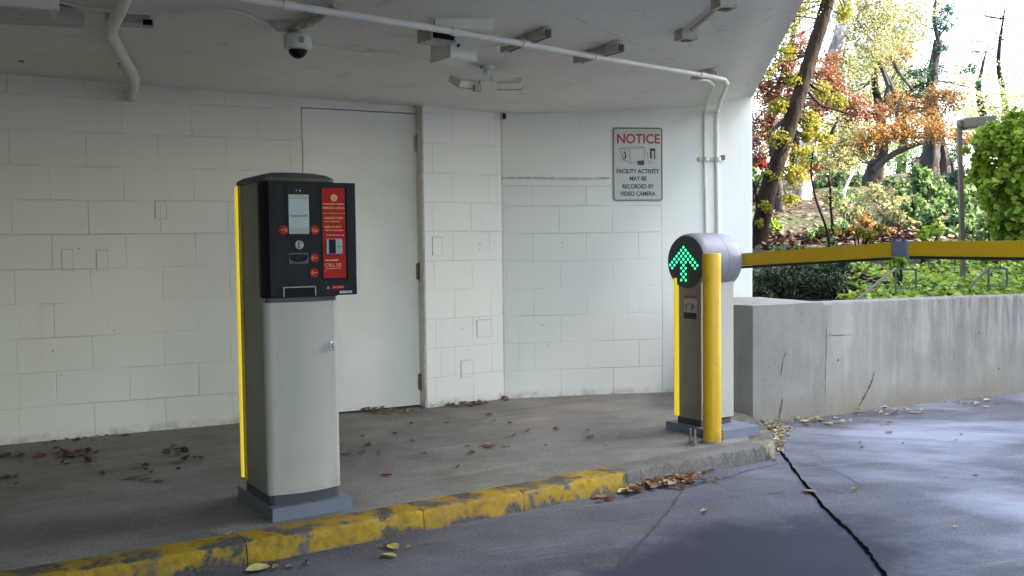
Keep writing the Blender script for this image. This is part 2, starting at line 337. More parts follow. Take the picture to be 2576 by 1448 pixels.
def smoothp(pts, n=8, closed=False):         # Catmull-Rom
    P = [Vector(p) for p in pts]; out = []
    for i in range(len(P)-1):
        p0 = P[max(i-1, 0)]; p1 = P[i]; p2 = P[i+1]; p3 = P[min(i+2, len(P)-1)]
        for q in range(n):
            t = q/n; out.append(.5*((2*p1)+(-p0+p2)*t+(2*p0-5*p1+4*p2-p3)*t*t+(-p0+3*p1-3*p2+p3)*t**3))
    out.append(P[-1]); return out
def text(name, s, size, mat, parent, x, y, z, align='LEFT', width=None, off=0., ext=.0006):
    c = bpy.data.curves.new(name, 'FONT'); c.body = s; c.size = size; c.align_x = align; c.extrude = ext; c.offset = off
    t = bpy.data.objects.new(name, c); COL.objects.link(t); bpy.context.view_layer.update()
    me = bpy.data.meshes.new_from_object(t.evaluated_get(bpy.context.evaluated_depsgraph_get())); COL.objects.unlink(t); bpy.data.objects.remove(t)
    vs = np.empty(len(me.vertices)*3); me.vertices.foreach_get('co', vs); vs = vs.reshape(-1, 3)
    if width: vs[:, 0] *= width/(vs[:, 0].max()-vs[:, 0].min())
    o2 = np.stack([vs[:, 0]+x, -vs[:, 2]+y, vs[:, 1]+z], 1); me.vertices.foreach_set('co', o2.ravel())
    return link(name, me, mat, parent)

# ================================================ SETTING
# road: one sheet to the horizon
g = G(); n = 2
for x0, x1, y0, y1 in ((-250, 250, -250, 250),):
    v = [g.bm.verts.new(p) for p in ((x0, y0, -.085), (x1, y0, -.085), (x1, y1, -.085), (x0, y1, -.085))]; g.bm.faces.new(v)
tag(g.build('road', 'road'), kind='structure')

LD = math.radians(33)
edge = smoothp([(-6.2, .9, 0), (-4.2, 1.75, 0), (-2.6, 2.62, 0), (-1.586, 3.189, 0), (-1.01, 3.535, 0), (-.45, 3.90, 0), (.058, 4.235, 0), (.529, 4.56, 0), (.754, 4.73, 0), (1.059, 4.945, 0), (1.30, 5.09, 0), (1.41, 5.19, 0), (1.465, 5.34, 0), (1.505, 5.6, 0), (1.52, 5.85, 0), (1.50, 6.05, 0), (1.44, 6.22, 0)], 6)
def offs(P, d):
    out = []
    for i, p in enumerate(P):
        t = (P[min(i+1, len(P)-1)]-P[max(i-1, 0)]).normalized(); out.append(p+Vector((-t.y, t.x, 0))*d)
    return out
inner = offs(edge, .135)
# raised island
g = G(); poly = [(p.x, p.y) for p in inner]+[(1.45, 6.5), (1.7, 7.4), (-.3, 7.3), (-4, 5.6), (-9, 3.2), (-9, 1.2)]
va = [g.bm.verts.new((x, y, 0)) for x, y in poly]; vb = [g.bm.verts.new((x, y, -.2)) for x, y in poly]
f = g.bm.faces.new(va); [g.bm.faces.new((va[i], vb[i], vb[(i+1) % len(va)], va[(i+1) % len(va)])) for i in range(len(va))]
bmesh.ops.triangulate(g.bm, faces=[f]); tag(g.build('pavement', 'slab'), kind='structure')
# kerb stones, cut at the joints seen in the photo
def nearest(px, py):
    q = gz(px, py); return min(range(len(edge)), key=lambda i: (edge[i]-q).length)
def fine(P, k=4):
    out = []
    for i in range(len(P)-1):
        for q in range(k): out.append(P[i].lerp(P[i+1], q/k))
    return out+[P[-1]]
E2 = fine(edge, 4); 
def idx(px, py): q = gz(px, py); return min(range(len(E2)), key=lambda i: (E2[i]-q).length)
cuts = [0, idx(622, 1364), idx(1092, 1298), idx(1327, 1238), idx(1568, 1185), idx(1925, 1120), len(E2)-1]
IN2 = offs(E2, .135)
for a, b, mat in zip(cuts[:-1], cuts[1:], ['kerb_y', 'kerb_y', 'kerb_y', 'kerb_y', 'kerb', 'kerb_f']):
    g = G(); rows = []
    seg = E2[a:b+1]; ins = IN2[a:b+1]
    for i, (p, q) in enumerate(zip(seg, ins)):
        d = (p-q).normalized(); w_ = .003*math.sin(i*1.7+a)+.002*math.sin(i*.7)
        if i == 0 and a: p = p.lerp(seg[1], .12); q = q.lerp(ins[1], .12)
        o = [q+Vector((0, 0, .001)), p-d*(.02+w_)+Vector((0, 0, .002)), p-d*(.006+w_)+Vector((0, 0, -.004)), p+d*(.001+w_)+Vector((0, 0, -.017)), p+d*(.014-w_)+Vector((0, 0, -.11)), q+Vector((0, 0, -.11))]
        rows.append([g.bm.verts.new(v) for v in o])
    for r0, r1 in zip(rows[:-1], rows[1:]):
        for j in range(6): g.bm.faces.new((r0[j], r0[(j+1) % 6], r1[(j+1) % 6], r1[j]))
    g.bm.faces.new(rows[0]); g.bm.faces.new(rows[-1][::-1])
    tag(g.build('kerb', mat, smooth=True), kind='structure')
# tar joints and cracks of the drive
def ribbon(name, pts, w0, mat, z=-.081, n=10, jit=.004):
    P = smoothp([(*gz(px, py, -.085).xy, z) for px, py in pts], n); g = G(); rows = []
    for i, p in enumerate(P):
        t = (P[min(i+1, len(P)-1)]-P[max(i-1, 0)]).normalized(); nn = Vector((-t.y, t.x, 0)); j = random.uniform(-jit, jit); ww = w0*random.uniform(.45, 1.3)
        rows.append((g.bm.verts.new(p+nn*(j+ww/2)), g.bm.verts.new(p+nn*(j-ww/2))))
    for a, b in zip(rows[:-1], rows[1:]): g.bm.faces.new((a[0], b[0], b[1], a[1]))
    return tag(g.build(name, mat), kind='structure')
ribbon('expansion_joint', [(1955, 1122), (1985, 1165), (2030, 1225), (2085, 1290), (2150, 1350), (2195, 1405), (2240, 1470)], .018, 'tar')
ribbon('road_crack', [(1722, 1230), (1690, 1275), (1640, 1335), (1600, 1380), (1555, 1425)], .011, 'crack', n=8)
ribbon('road_crack', [(1722, 1230), (1770, 1215), (1820, 1205), (1880, 1185), (1960, 1168), (1985, 1166)], .006, 'crack', z=-.0805)
ribbon('road_crack', [(1985, 1162), (2050, 1175), (2110, 1190), (2140, 1205), (2175, 1228)], .004, 'crack', z=-.0802)
ribbon('road_crack', [(1990, 1085), (2100, 1098), (2200, 1103), (2340, 1110), (2450, 1118)], .006, 'crack')
ribbon('road_crack', [(1930, 1245), (1975, 1238)], .007, 'crack'); ribbon('road_crack', [(2075, 1233), (2120, 1240)], .007, 'crack')

# ------------------------------------------------ garage: walls, door, pier, soffit
GAR = empty('parking_garage', (-.06, 6.81, 0), 0, 'white painted concrete block parking garage entrance with flush door and low soffit', 'building')
def at_w(p): return (p[0]+.06, p[1]-6.81)
A0 = (-2.92, 5.377); A1 = (-.648, 6.528); P0 = (-.587, 6.46); P1 = (-.067, 6.809); B0 = (-.067, 6.812); B1 = (1.207, 7.044)
def frame(a, b): return (a[0]+.06, a[1]-6.81, 0), math.atan2(b[1]-a[1], b[0]-a[0])
la, ra = frame(A0, A1); lb, rb = frame(B0, B1); lp, rp = frame(P0, P1)
DS0, DS1, DZ = 1.769, 2.558, 2.005
g = G(); g.box(-7, DS0, 0, .25, -.1, 2.6); g.build('block_wall', 'wallA', GAR, la, ra)
g = G(); g.box(DS0+.0005, 2.95, .001, .25, DZ, 2.6); g.box(DS1+.004, 2.95, .001, .25, -.1, DZ-.0005); g.build('door_surround', 'door', GAR, la, ra)
g = G(); g.box(DS0+.0006, DS1+.0035, .03, .2, -.1, DZ-.0006); g.build('door_gap', 'dark', GAR, la, ra)
door = G().box(DS0+.005, DS1-.002, .0, .029, .012, DZ-.006, bev=.0015).build('door', 'door', GAR, la, ra)
for zc in (1.80, .93, .17):
    s = DS1+.004; g = G(); g.tube([(s, -.008, zc-.06), (s, -.008, zc+.06)], .0085, 8); g.tube([(s, -.008, zc-.066), (s, -.008, zc-.0605)], .006, 8)
    g.box(s-.022, s+.0, -.004, -.0005, zc-.055, zc+.055)
    h = g.build('hinge', 'rust' if zc < 1.5 else 'creamd', door)
G().box(0, .627, 0, .3, -.1, 2.6, bev=.004).build('pilaster', 'pil', GAR, lp, rp)
# peeling dirty caulk in the angle beside the pilaster
g = G()
for q in range(46):
    z = random.uniform(.02, 2.0); g.box(-.012+random.uniform(-.006, .004), random.uniform(-.004, .0), -.004, .0, z, z+random.uniform(.01, .06))
g.box(-.016, .0, -.0008, .0, .0, 2.02); g.build('peeling_caulk', 'creamd', GAR, lp, rp)
g = G(); g.box(0, 1.905, 0, .28, -.1, 2.6, bev=.012); g.build('block_wall', 'wallB', GAR, lb, rb)
g = G(); pts = [(0.004, 1.585)]+[(x, 1.583+.003*math.sin(x*9)) for x in np.linspace(.1, .8, 9)]
for (x0, z0), (x1, z1) in zip(pts[:-1], pts[1:]): g.prism_y([(x0, z0-.012), (x1-.001, z1-.010), (x1-.001, z1+.003), (x0, z0+.004)], -.009, .002)
for (x0, z0), (x1, z1) in zip(pts[:-1], pts[1:]): g.prism_y([(x0, z0-.062), (x1-.001, z1-.063), (x1-.001, z1-.059), (x0, z0-.059)], -.003, .002)
g.build('wall_ridge', simple('ridge_shade', (.52, .50, .42), .7, noise=.25, nscale=30), GAR, lb, rb)  # shadow of the ridge painted into its darker colour
# blank patches over old openings in the blocks
def patch(px0, px1, py0, py1, A, B, fr, mat):
    s0, z1 = onl(px0, py0, A, B); s1, z0 = onl(px1, py1, A, B); g = G(); g.box(s0, s1, -.0035, .001, z0, z1); o = g.build('wall_patch', mat, GAR, fr[0], fr[1]); 
    g = G(); g.box(s0-.004, s0-.0008, -.0025, .001, z0-.002, z1+.004); g.box(s0-.0005, s1+.003, -.0025, .001, z1+.0008, z1+.0045); g.box(s1+.0008, s1+.0028, -.0024, .001, z0-.002, z1+.0006); g.box(s0-.0005, s1+.0005, -.0024, .001, z0-.003, z0-.0012); g.build('patch_gap', 'creamd', o)
patch(391, 418, 506, 549, A0, A1, (la, ra), 'wallA'); patch(156, 184, 628, 678, A0, A1, (la, ra), 'wallA'); patch(243, 271, 630, 679, A0, A1, (la, ra), 'wallA')
patch(1088, 1112, 597, 640, P0, P1, (lp, rp), 'pil'); patch(1200, 1236, 806, 845, P0, P1, (lp, rp), 'pil'); patch(1160, 1190, 908, 946, P0, P1, (lp, rp), 'pil')
# soffit
def edx(y): return 1.34+(y-4.4)*.1703
def ce(x, y):
    e = edx(y)-x; return float(np.interp(e, [0, .06, .25, .6, 1.2, 1.8, 4.4, 12], [2.19, 2.185, 2.125, 2.09, 2.05, 2.037, 2.10, 2.10]))
g = G(); es = [0, .05, .12, .2, .28, .36, .5, .7, .9, 1.2, 1.5, 1.8, 2.4, 3.2, 4.4, 6, 8.5, 11]; ys = [-7, -4, -2, 0, 1, 2, 3, 4, 5, 6, 7, 7.45]
gr = [[g.bm.verts.new((edx(y)-e+.06, y-6.81, ce(edx(y)-e, y))) for e in es] for y in ys]; gt = [[g.bm.verts.new((edx(y)-e+.06, y-6.81, 2.75)) for e in (0, 11)] for y in ys]
for i in range(len(ys)-1):
    for j in range(len(es)-1): g.bm.faces.new((gr[i][j], gr[i][j+1], gr[i+1][j+1], gr[i+1][j]))
    g.bm.faces.new((gr[i][0], gr[i+1][0], gt[i+1][0], gt[i][0])); g.bm.faces.new((gt[i][0], gt[i+1][0], gt[i+1][1], gt[i][1]))
g.build('soffit', 'soffit', GAR, smooth=True)
# storeys above and the closed far sides of the garage
g = G(); y0, y1, y2 = -7, 7.45, 10.5
g.prism([(-11.5, y0-6.81), (edx(y0)-.1, y0-6.81), (edx(y1)-.1, y1-6.81), (1.7, y2-6.81), (-11.5, y2-6.81)], 2.755, 4.6); g.build('upper_storey', 'soffit', GAR)
G().box(-11, -10.7, -13.8, 3, -.1, 2.75).build('side_wall', 'wallA', GAR)
G().box(-10.6, -1.2, -13.8, -13.5, -.1, 2.75).build('back_wall', 'wallA', GAR)

# sun blocker added outside the frame, building-shaped, to shade the drive and the island
OB = empty('sun_blocker', (21, -6, -.085), 0, 'tall pale block added out of view to shade the drive', 'building')
g = G().box(-5, 6, -16, 13.4, 0, 19); g.build('wall', 'soffit', OB)
for fl in range(5):
    for wy in range(9): G().box(-5.04, -4.99, -14.5+wy*3.1, -12.8+wy*3.1, 1.2+fl*3.5, 3.2+fl*3.5).build('blocker_window', 'glass', OB)
# ------------------------------------------------ retaining wall
WL = [(1.56, 6.17), (1.775, 6.262), (2.2, 6.48), (2.55, 6.68), (2.95, 6.88), (3.4, 7.10), (3.95, 7.34), (5.0, 7.72), (6.5, 8.15), (9, 8.7), (14, 9.4), (30, 11)]
front = smoothp([(x, y, 0) for x, y in WL], 4); back = offs(front, .20)
g = G(); rows = []
for i, (p, q) in enumerate(zip(front, back)):
    if q.x < 2.05: q = Vector((max(q.x, 1.0), 0, 0)); q.y = 6.75
    zt = .693-.001*i
    rows.append([g.bm.verts.new(v) for v in ((p.x, p.y, -.2), (p.x, p.y, zt-.012), (p.x+(q.x-p.x)*.05, p.y+(q.y-p.y)*.05, zt), (q.x, q.y, zt), (q.x, q.y, -.2))])
rows = [r for r in rows if r[3].co.x > 2.0]
for r0, r1 in zip(rows[:-1], rows[1:]):
    for j in range(4): g.bm.faces.new((r0[j], r1[j], r1[j+1], r0[j+1]))
f0 = rows[0]; fx, fy = f0[0].co.x, f0[0].co.y; bx, by = f0[3].co.x, f0[3].co.y
head = [(1.56, 6.17)]+[(p.x, p.y) for p in front if 1.57 < p.x < fx-.001]+[(fx, fy), (bx, by), (1.93, 6.9), (1.86, 7.14), (1.62, 7.10), (1.425, 6.30)]
g.prism(head, -.2, .692)
cw = tag(g.build('retaining_wall', 'cwall', smooth=True, bevel=0), 'low curved grey concrete retaining wall with dark rain streaks beside the drive', 'wall')
def on_wall(px, py):
    q = ray(px, py)
    for p0, p1 in zip(front[:-1], front[1:]):
        dx, dy = p1.x-p0.x, p1.y-p0.y; den = q.x*dy-q.y*dx
        if abs(den) < 1e-9: continue
        t = (p0.x*dy-p0.y*dx)/den; u_ = ((q.x*t-p0.x)*dx+(q.y*t-p0.y)*dy)/(dx*dx+dy*dy)
        if 0 <= u_ <= 1: n_ = Vector((dy, -dx, 0)).normalized(); return Vector((q.x*t, q.y*t, EYE+q.z*t))+n_*.0015
M['scar'] = simple('rust_scar', (.12, .075, .045), .9, noise=.35, nscale=30); M['cline'] = simple('form_line', (.07, .062, .055), .9, noise=.3, nscale=30)
for nm, pts_, w_, mt in (('wall_scar', [(1968, 1002), (1964, 1030), (1956, 1066)], .010, 'scar'), ('wall_scar', [(1976, 885), (1968, 915), (1964, 945)], .007, 'scar'), ('wall_scar', [(2200, 932), (2190, 965), (2172, 1000), (2160, 1022)], .012, 'scar'),
                     ('form_line', [(2079, 800), (2078, 880), (2076, 960), (2076, 1020)], .0035, 'cline'), ('wall_scar', [(2083, 840), (2100, 843), (2145, 842)], .003, 'cline')):
    Q = [on_wall(*p_) for p_ in pts_]; Q = smoothp(Q, 6); g = G(); rr_ = []
    for i_, q_ in enumerate(Q):
        t_ = (Q[min(i_+1, len(Q)-1)]-Q[max(i_-1, 0)]).normalized(); m_ = t_.cross(Vector((.5, -.87, 0))).normalized(); w2 = w_*random.uniform(.35, 1.1)*(.4+.6*math.sin(math.pi*(i_+.5)/len(Q)))
        rr_.append((g.bm.verts.new(q_+m_*w2), g.bm.verts.new(q_-m_*w2)))
    for a_, b_ in zip(rr_[:-1], rr_[1:]): g.bm.faces.new((a_[0], b_[0], b_[1], a_[1]))
    g.build(nm, mt, cw)

# ------------------------------------------------ hill
def yw(x): return float(np.interp(x, [-60, 1.75, 1.9]+[q.x for q in back if q.x > 2.05]+[200], [7.3, 7.3, 6.9]+[q.y for q in back if q.x > 2.05]+[20]))-.03
def hz(x, t): 
    base = float(np.interp(t, [0, .2, 1.2, 4, 8, 14, 17, 30, 60, 240], [.60, .60, .66, 1.08, 1.72, 2.60, 2.72, 2.0, 1.2, 1.0]))
    return base+(.05*math.sin(x*1.9+t*1.3)+.05*math.sin(x*.7-t*2.1))*min(1, t/2)
def ground(x, y): return hz(x, max(0, y-yw(x)))
g = G(); xs = list(np.linspace(-20, 1.5, 14))+list(np.linspace(1.75, 14, 50))+list(np.linspace(15, 80, 24)); ts = list(np.linspace(0, 20, 56))+[22, 26, 30, 40, 60, 100, 230]
gg = [[g.bm.verts.new((x, yw(x)+t, hz(x, t))) for t in ts] for x in xs]
for i in range(len(xs)-1):
    for j in range(len(ts)-1): g.bm.faces.new((gg[i][j], gg[i+1][j], gg[i+1][j+1], gg[i][j+1]))
tag(g.build('hillside', 'soil', smooth=True), kind='structure')

# ------------------------------------------------ leaves
def leaf_mesh(centers, size, name, flat=0., shape=0, aspect=.6, svar=.5):
    n = len(centers); c = np.asarray(centers); nrm = rng.normal(size=(n, 3)); nrm /= np.linalg.norm(nrm, axis=1)[:, None]
    if flat: nrm = nrm*(1-flat)+np.array([0, 0, 1])*flat; nrm /= np.linalg.norm(nrm, axis=1)[:, None]
    a = rng.normal(size=(n, 3)); a -= nrm*(a*nrm).sum(1)[:, None]; a /= np.linalg.norm(a, axis=1)[:, None]; b = np.cross(nrm, a)
    s = (size*(1-svar/2+svar*rng.random(n)))[:, None]
    if shape == 0: uv = [(-.5, 0), (0, -.5*aspect), (.5, 0), (0, .5*aspect)]
    else: uv = [(-.5, 0), (-.15, -.5*aspect), (.22, -.36*aspect), (.5, 0), (.22, .36*aspect), (-.15, .5*aspect)]
    k_ = len(uv); vs = np.empty((n, k_, 3))
    for i, (u, v) in enumerate(uv): vs[:, i] = c+a*u*s+b*v*s+nrm*(abs(v)*.5*s if shape else 0)
    me = bpy.data.meshes.new(name); me.vertices.add(n*k_); me.vertices.foreach_set('co', vs.ravel()); me.loops.add(n*k_)
    me.loops.foreach_set('vertex_index', np.arange(n*k_, dtype=np.int32)); me.polygons.add(n)
    me.polygons.foreach_set('loop_start', np.arange(0, n*k_, k_, dtype=np.int32)); me.polygons.foreach_set('loop_total', np.full(n, k_, dtype=np.int32)); me.update(); me.validate()
    return me
def clump_pts(c, r, n, sub=7):
    """leaves gathered in little sprays inside a lumpy volume, with gaps between them"""
    m = max(3, n//sub); d = rng.normal(size=(m, 3)); d /= np.linalg.norm(d, axis=1)[:, None]; rad = rng.random(m)**.45
    s = d*rad[:, None]*np.array(r)*(.75+.5*rng.random((m, 1)))+np.array(c); rr = float(np.mean(r))
    p = np.repeat(s, sub, 0)+rng.normal(size=(m*sub, 3))*rr*.11
    return p
def tree(name, label, cat, trunk, clumps, leafmat, barkmat, size, group=None, limbs=(), shape=0, dens=1., aspect=.6):
    """trunk/limbs: ([(px,py)...], depth, [radii]); clumps: (px,py,depth,rpx,n)"""
    pts, d, rad = trunk; P = [at(px, py, d) for px, py in pts]; base = P[0].copy(); base.z = min(base.z, ground(base.x, base.y)-.05)
    root = empty(name, base, 0, label, cat, group)
    P[0] = base if abs(P[0].x-base.x) < .01 else P[0]
    rr = list(np.interp(np.linspace(0, 1, (len(P)-1)*6+1), np.linspace(0, 1, len(rad)), rad)); g = G(); sp = smoothp(P, 6)
    g.tube([p-base+Vector((random.uniform(-.1, .1), random.uniform(-.1, .1), 0))*r_ for p, r_ in zip(sp, rr)], rr, 10)
    for lp_, ld, lr in limbs:
        L = [at(px, py, ld) for px, py in lp_]; q = smoothp(L, 5); r2 = list(np.interp(np.linspace(0, 1, len(q)), [0, 1], lr)); g.tube([p-base for p in q], r2, 7)
    allp = []
    for px, py, cdp, rp_, n in clumps:
        c = at(px, py, cdp); r = rp_*cdp/F; m_ = int(n*dens)
        allp.append(clump_pts(c, (r, r*1.1, r*.85), int(m_*2.6)))
        # twigs reach into each clump from the nearest piece of wood
        near = min(sp, key=lambda q: (q-c).length)
        for _ in range(3):
            e = c+Vector(rng.normal(size=3))*r*.5; mid = near.lerp(e, .5)+Vector(rng.normal(size=3))*r*.2
            tr = .013*min(1.3, d/14); g.tube([p-base for p in smoothp([near, mid, e], 4)], list(np.linspace(tr, tr*.25, 9)), 5, cap=False)
    g.build('trunk', barkmat, root, smooth=True)
    allp = np.concatenate(allp)-np.array(base)
    link('crown', leaf_mesh(allp, size*(.52 if shape == 0 else .8), 'crown', shape=shape, aspect=aspect), leafmat, root)
    return root
# leaning tree behind the garage corner, with creeper leaves along the trunk
tr1 = [(1905, 660), (1908, 606), (1933, 474), (1962, 390), (1991, 300), (2018, 211), (2044, 132), (2065, 63), (2092, -30), (2125, -150)]
cl = [(1962, 350, 11, 30, 330), (1938, 440, 11, 26, 260), (2000, 440, 11.3, 36, 360), (2025, 390, 11.4, 38, 380), (2035, 300, 11.2, 28, 260), (1995, 200, 11, 24, 150), (1925, 520, 10.8, 16, 200), (1912, 560, 10.8, 12, 60), (1985, 500, 11.2, 24, 180),
      (1965, 60, 11.5, 55, 520), (2000, 20, 11.5, 55, 420), (2070, 350, 11.8, 28, 200), (2050, 320, 11.8, 28, 200), (1970, 130, 11.4, 34, 240), (2120, 30, 11.6, 36, 260), (1935, 180, 11, 26, 60), (2070, 230, 11.4, 30, 260), (2110, 255, 11.4, 26, 160), (2030, 340, 11.1, 20, 200), (1962, 270, 11, 26, 260), (2060, -60, 11, 90, 600), (1950, -80, 11, 90, 600)]
tree('leaning_tree', 'dark leaning tree trunk with yellow green creeper leaves just right of the white garage corner', 'tree', (tr1, 11, [.105, .10, .09, .085, .08, .075, .07]), cl, 'l_yg', 'bark', .062, limbs=[([(2018, 211), (2060, 260), (2100, 275), (2150, 290)], 11, (.02, .008)), ([(1908, 560), (1900, 480), (1886, 440)], 11, (.02, .01))])
tree('pale_barked_tree', 'big tree with a flared sunlit pale trunk forking above the orange leaves', 'tree', ([(2005, 590), (2005, 560), (2016, 480), (2030, 390), (2060, 260), (2110, 100), (2130, 40), (2150, -60)], 17, [.36, .22, .16, .13, .12, .11]),
     [(2160, 60, 17, 60, 420), (2230, 30, 17, 70, 520), (2120, 170, 17, 46, 300), (2190, 130, 17.5, 60, 420), (2240, 90, 18, 60, 420), (2100, -30, 17, 100, 500), (2300, 20, 18, 60, 300)], 'l_mix', 'barkp', .095,
     limbs=[([(2118, 90), (2150, 25), (2200, 0), (2260, -30)], 17, (.13, .06)), ([(2140, 20), (2230, 18), (2310, 2)], 17, (.03, .012)), ([(2020, 450), (2035, 430), (2050, 425)], 17, (.05, .03))])
tree('red_maple', 'slender tree with rust red leaves behind the leaning dark trunk', 'tree', ([(1962, 470), (1950, 400), (1940, 300), (1985, 140), (2000, 60)], 15, [.09, .07, .05, .03]),
     [(1925, 215, 15, 36, 330), (1970, 175, 15, 40, 420), (1920, 300, 15, 40, 330), (1950, 250, 15, 36, 330), (1985, 215, 15, 30, 220), (2075, 190, 14, 44, 460), (2100, 240, 14, 44, 520), (2150, 270, 14, 44, 420), (2060, 270, 14.5, 38, 300), (2090, 150, 14.4, 30, 150), (1900, 350, 15, 30, 220), (2040, 420, 14.6, 28, 200), (2010, 110, 15, 40, 300), (2200, 285, 14.4, 30, 200), (1905, 395, 15, 22, 200)], 'l_red', 'barkb', .085,
     limbs=[([(1940, 330), (2000, 280), (2080, 240), (2150, 268)], 14.6, (.04, .015)), ([(1889, 480), (1925, 430), (1948, 390)], 15, (.015, .03))])
tree('orange_tree', 'crooked dark trunked tree with a spreading crown of orange leaves on the hill crest', 'tree', ([(2185, 470), (2190, 450), (2200, 415), (2216, 388), (2222, 350), (2215, 320), (2225, 270), (2235, 215)], 20, [.22, .15, .13, .12, .11, .08, .05]),
     [(2190, 345, 19, 42, 460), (2235, 330, 19, 42, 420), (2280, 325, 19, 44, 420), (2330, 320, 19, 44, 400), (2375, 330, 19, 40, 330), (2400, 250, 19.5, 40, 380), (2360, 245, 19.5, 38, 330), (2420, 345, 19.5, 34, 260), (2340, 285, 20, 36, 260), (2300, 270, 20, 36, 240), (2250, 255, 19.5, 36, 220), (2170, 370, 19, 36, 300), (2280, 130, 20, 34, 160), (2240, 150, 20, 40, 260)], 'l_or', 'barkb', .095,
     limbs=[([(2222, 350), (2260, 300), (2235, 200), (2190, 130)], 19.5, (.06, .03)), ([(2235, 215), (2200, 135), (2150, 110)], 19.5, (.05, .02)), ([(2240, 135), (2260, 180), (2300, 230)], 19.2, (.05, .02)), ([(2195, 430), (2250, 385), (2330, 355), (2370, 350)], 19.8, (.08, .03))])
tree('dark_trunk_tree', 'twin stemmed black trunked tree with bluish green leaves left of the lamp post', 'tree', ([(2338, 440), (2340, 400), (2346, 340), (2340, 280), (2345, 200), (2360, 100)], 21, [.24, .19, .16, .12, .09]),
     [(2280, 275, 21, 40, 330), (2320, 235, 21, 40, 330), (2245, 275, 21, 34, 220), (2300, 190, 21, 36, 240), (2345, 180, 21, 34, 220), (2370, 60, 21, 30, 200), (2365, 120, 21, 24, 160), (2380, 20, 21, 26, 120), (2350, 300, 21, 34, 260), (2440, 175, 21, 20, 70), (2460, 215, 21, 14, 60), (2400, 380, 21, 36, 200)], 'l_teal', 'barkb', .10,
     limbs=[([(2375, 440), (2372, 390), (2362, 350), (2350, 300)], 21, (.15, .1)), ([(2300, 418), (2330, 390), (2345, 350)], 21.5, (.12, .08)), ([(2345, 240), (2310, 215), (2250, 265)], 21, (.05, .02)), ([(2360, 100), (2350, 40), (2362, -40)], 21, (.05, .02)), ([(2400, 440), (2390, 408), (2372, 390)], 21, (.08, .05))])
back_trees = [
 ('tall mottled green and yellow tree filling the wood behind the leaning trunk', 'l_mix', 25, [(2140, 330, 60, 420), (2110, 420, 60, 420), (2190, 240, 60, 500), (2160, 170, 60, 420), (2230, 190, 60, 420), (2070, 350, 50, 260), (2130, 100, 60, 300)], (2120, 450)),
 ('loose green tree standing behind the crooked dark trunk', 'l_gr', 27, [(2260, 400, 50, 300), (2290, 360, 50, 330), (2160, 400, 46, 300), (2230, 110, 60, 420), (2290, 90, 60, 300), (2270, 220, 60, 420), (2330, 400, 44, 220)], (2262, 440)),
 ('pale yellow green tree glowing in the sun right of the orange crown', 'l_pale', 25, [(2440, 290, 50, 420), (2420, 200, 50, 260), (2480, 250, 60, 420), (2540, 300, 60, 500), (2500, 330, 60, 500), (2450, 340, 50, 420), (2580, 240, 60, 420), (2560, 330, 60, 400), (2410, 130, 40, 140)], (2470, 440)),
 ('thin pale tree against the white sky at the top right', 'l_pale', 30, [(2400, 60, 60, 90), (2440, 120, 60, 130), (2500, 160, 60, 160), (2550, 100, 60, 110), (2560, 190, 60, 220), (2600, 50, 70, 150), (2480, 60, 60, 70), (2360, 10, 40, 80)], (2520, 440)),
 ('sparse brown leafed tree far back beside the garage corner', 'l_or', 30, [(1900, 330, 40, 200), (1930, 380, 46, 220), (1960, 300, 46, 220), (2040, 400, 50, 260), (2090, 330, 50, 200), (1990, 390, 50, 240)], (1950, 440)),
 ('airy yellow tree far back in the middle of the wood', 'l_pale', 36, [(2060, 420, 40, 200), (2100, 370, 50, 240), (2170, 330, 50, 240), (2240, 370, 50, 200), (2320, 180, 50, 200), (2200, 60, 60, 200), (2050, 350, 50, 200), (2390, 400, 40, 160)], (2105, 440)),
 ('bushy green tree standing outside the right edge of the hill', 'l_gr', 22, [(2650, 330, 80, 600), (2720, 250, 80, 500), (2700, 420, 80, 500), (2800, 330, 90, 500)], (2710, 480)),
 ('green and yellow tree further along the hill past the maple', 'l_mix', 18, [(2900, 250, 110, 700), (3000, 350, 110, 600), (2850, 120, 110, 500)], (2930, 520))]
back_trees += [  # the three beyond the right edge are added to cast shade on the slope
 ('green tree added outside the right edge to dapple the slope with shade', 'l_gr', 12.5, [(3000, 200, 130, 450), (3150, 50, 150, 500), (3050, -150, 150, 450), (3250, -50, 150, 450), (2980, 350, 100, 260)], (3080, 600)),
 ('broad green shade tree added further outside the right edge, up the slope', 'l_gr', 16, [(2850, 250, 90, 300), (2950, 100, 120, 450), (2880, -100, 130, 400), (3050, -50, 130, 450), (2900, -300, 130, 400)], (2930, 540)),
 ('tall airy shade tree added beyond the right edge, leaning over the slope', 'l_mix', 19, [(2800, 100, 90, 380), (2780, -80, 100, 380), (2700, -200, 110, 380), (2900, -200, 110, 350)], (2850, 500)),
 ('dense mottled tree high in the middle of the wood', 'l_mix', 22, [(2180, 170, 60, 420), (2250, 130, 60, 420), (2120, 220, 50, 300), (2290, 220, 50, 300), (2210, 40, 70, 420), (2300, 50, 60, 240)], (2205, 450)),
 ('brownish green tree filling the gap behind the red leaves', 'l_or', 24, [(1950, 340, 46, 260), (2010, 300, 50, 260), (1930, 240, 40, 200), (2050, 230, 50, 260), (2000, 150, 50, 240), (2120, 380, 40, 200)], (1990, 460)),
 ('mottled tree between the pale trunk and the crooked one', 'l_mix', 23, [(2090, 420, 40, 260), (2070, 380, 44, 300), (2140, 400, 44, 260), (2110, 300, 50, 300), (2160, 340, 40, 220)], (2098, 450))]
for i, (lab, lm, d, cls, (bx_, by_)) in enumerate(back_trees):
    top = min(c[1] for c in cls); 
    tree('woodland_tree', lab, 'tree', ([(bx_, by_), (bx_+12, (by_*2+top)/3), (bx_-8, (by_+2*top)/3), (bx_+10, top)], d, [.15, .11, .07, .012]), [(a, b, d+random.uniform(-1, 1), r, n) for a, b, r, n in cls], lm, 'bark', .0052*d, 'trees of the wood behind the retaining wall')
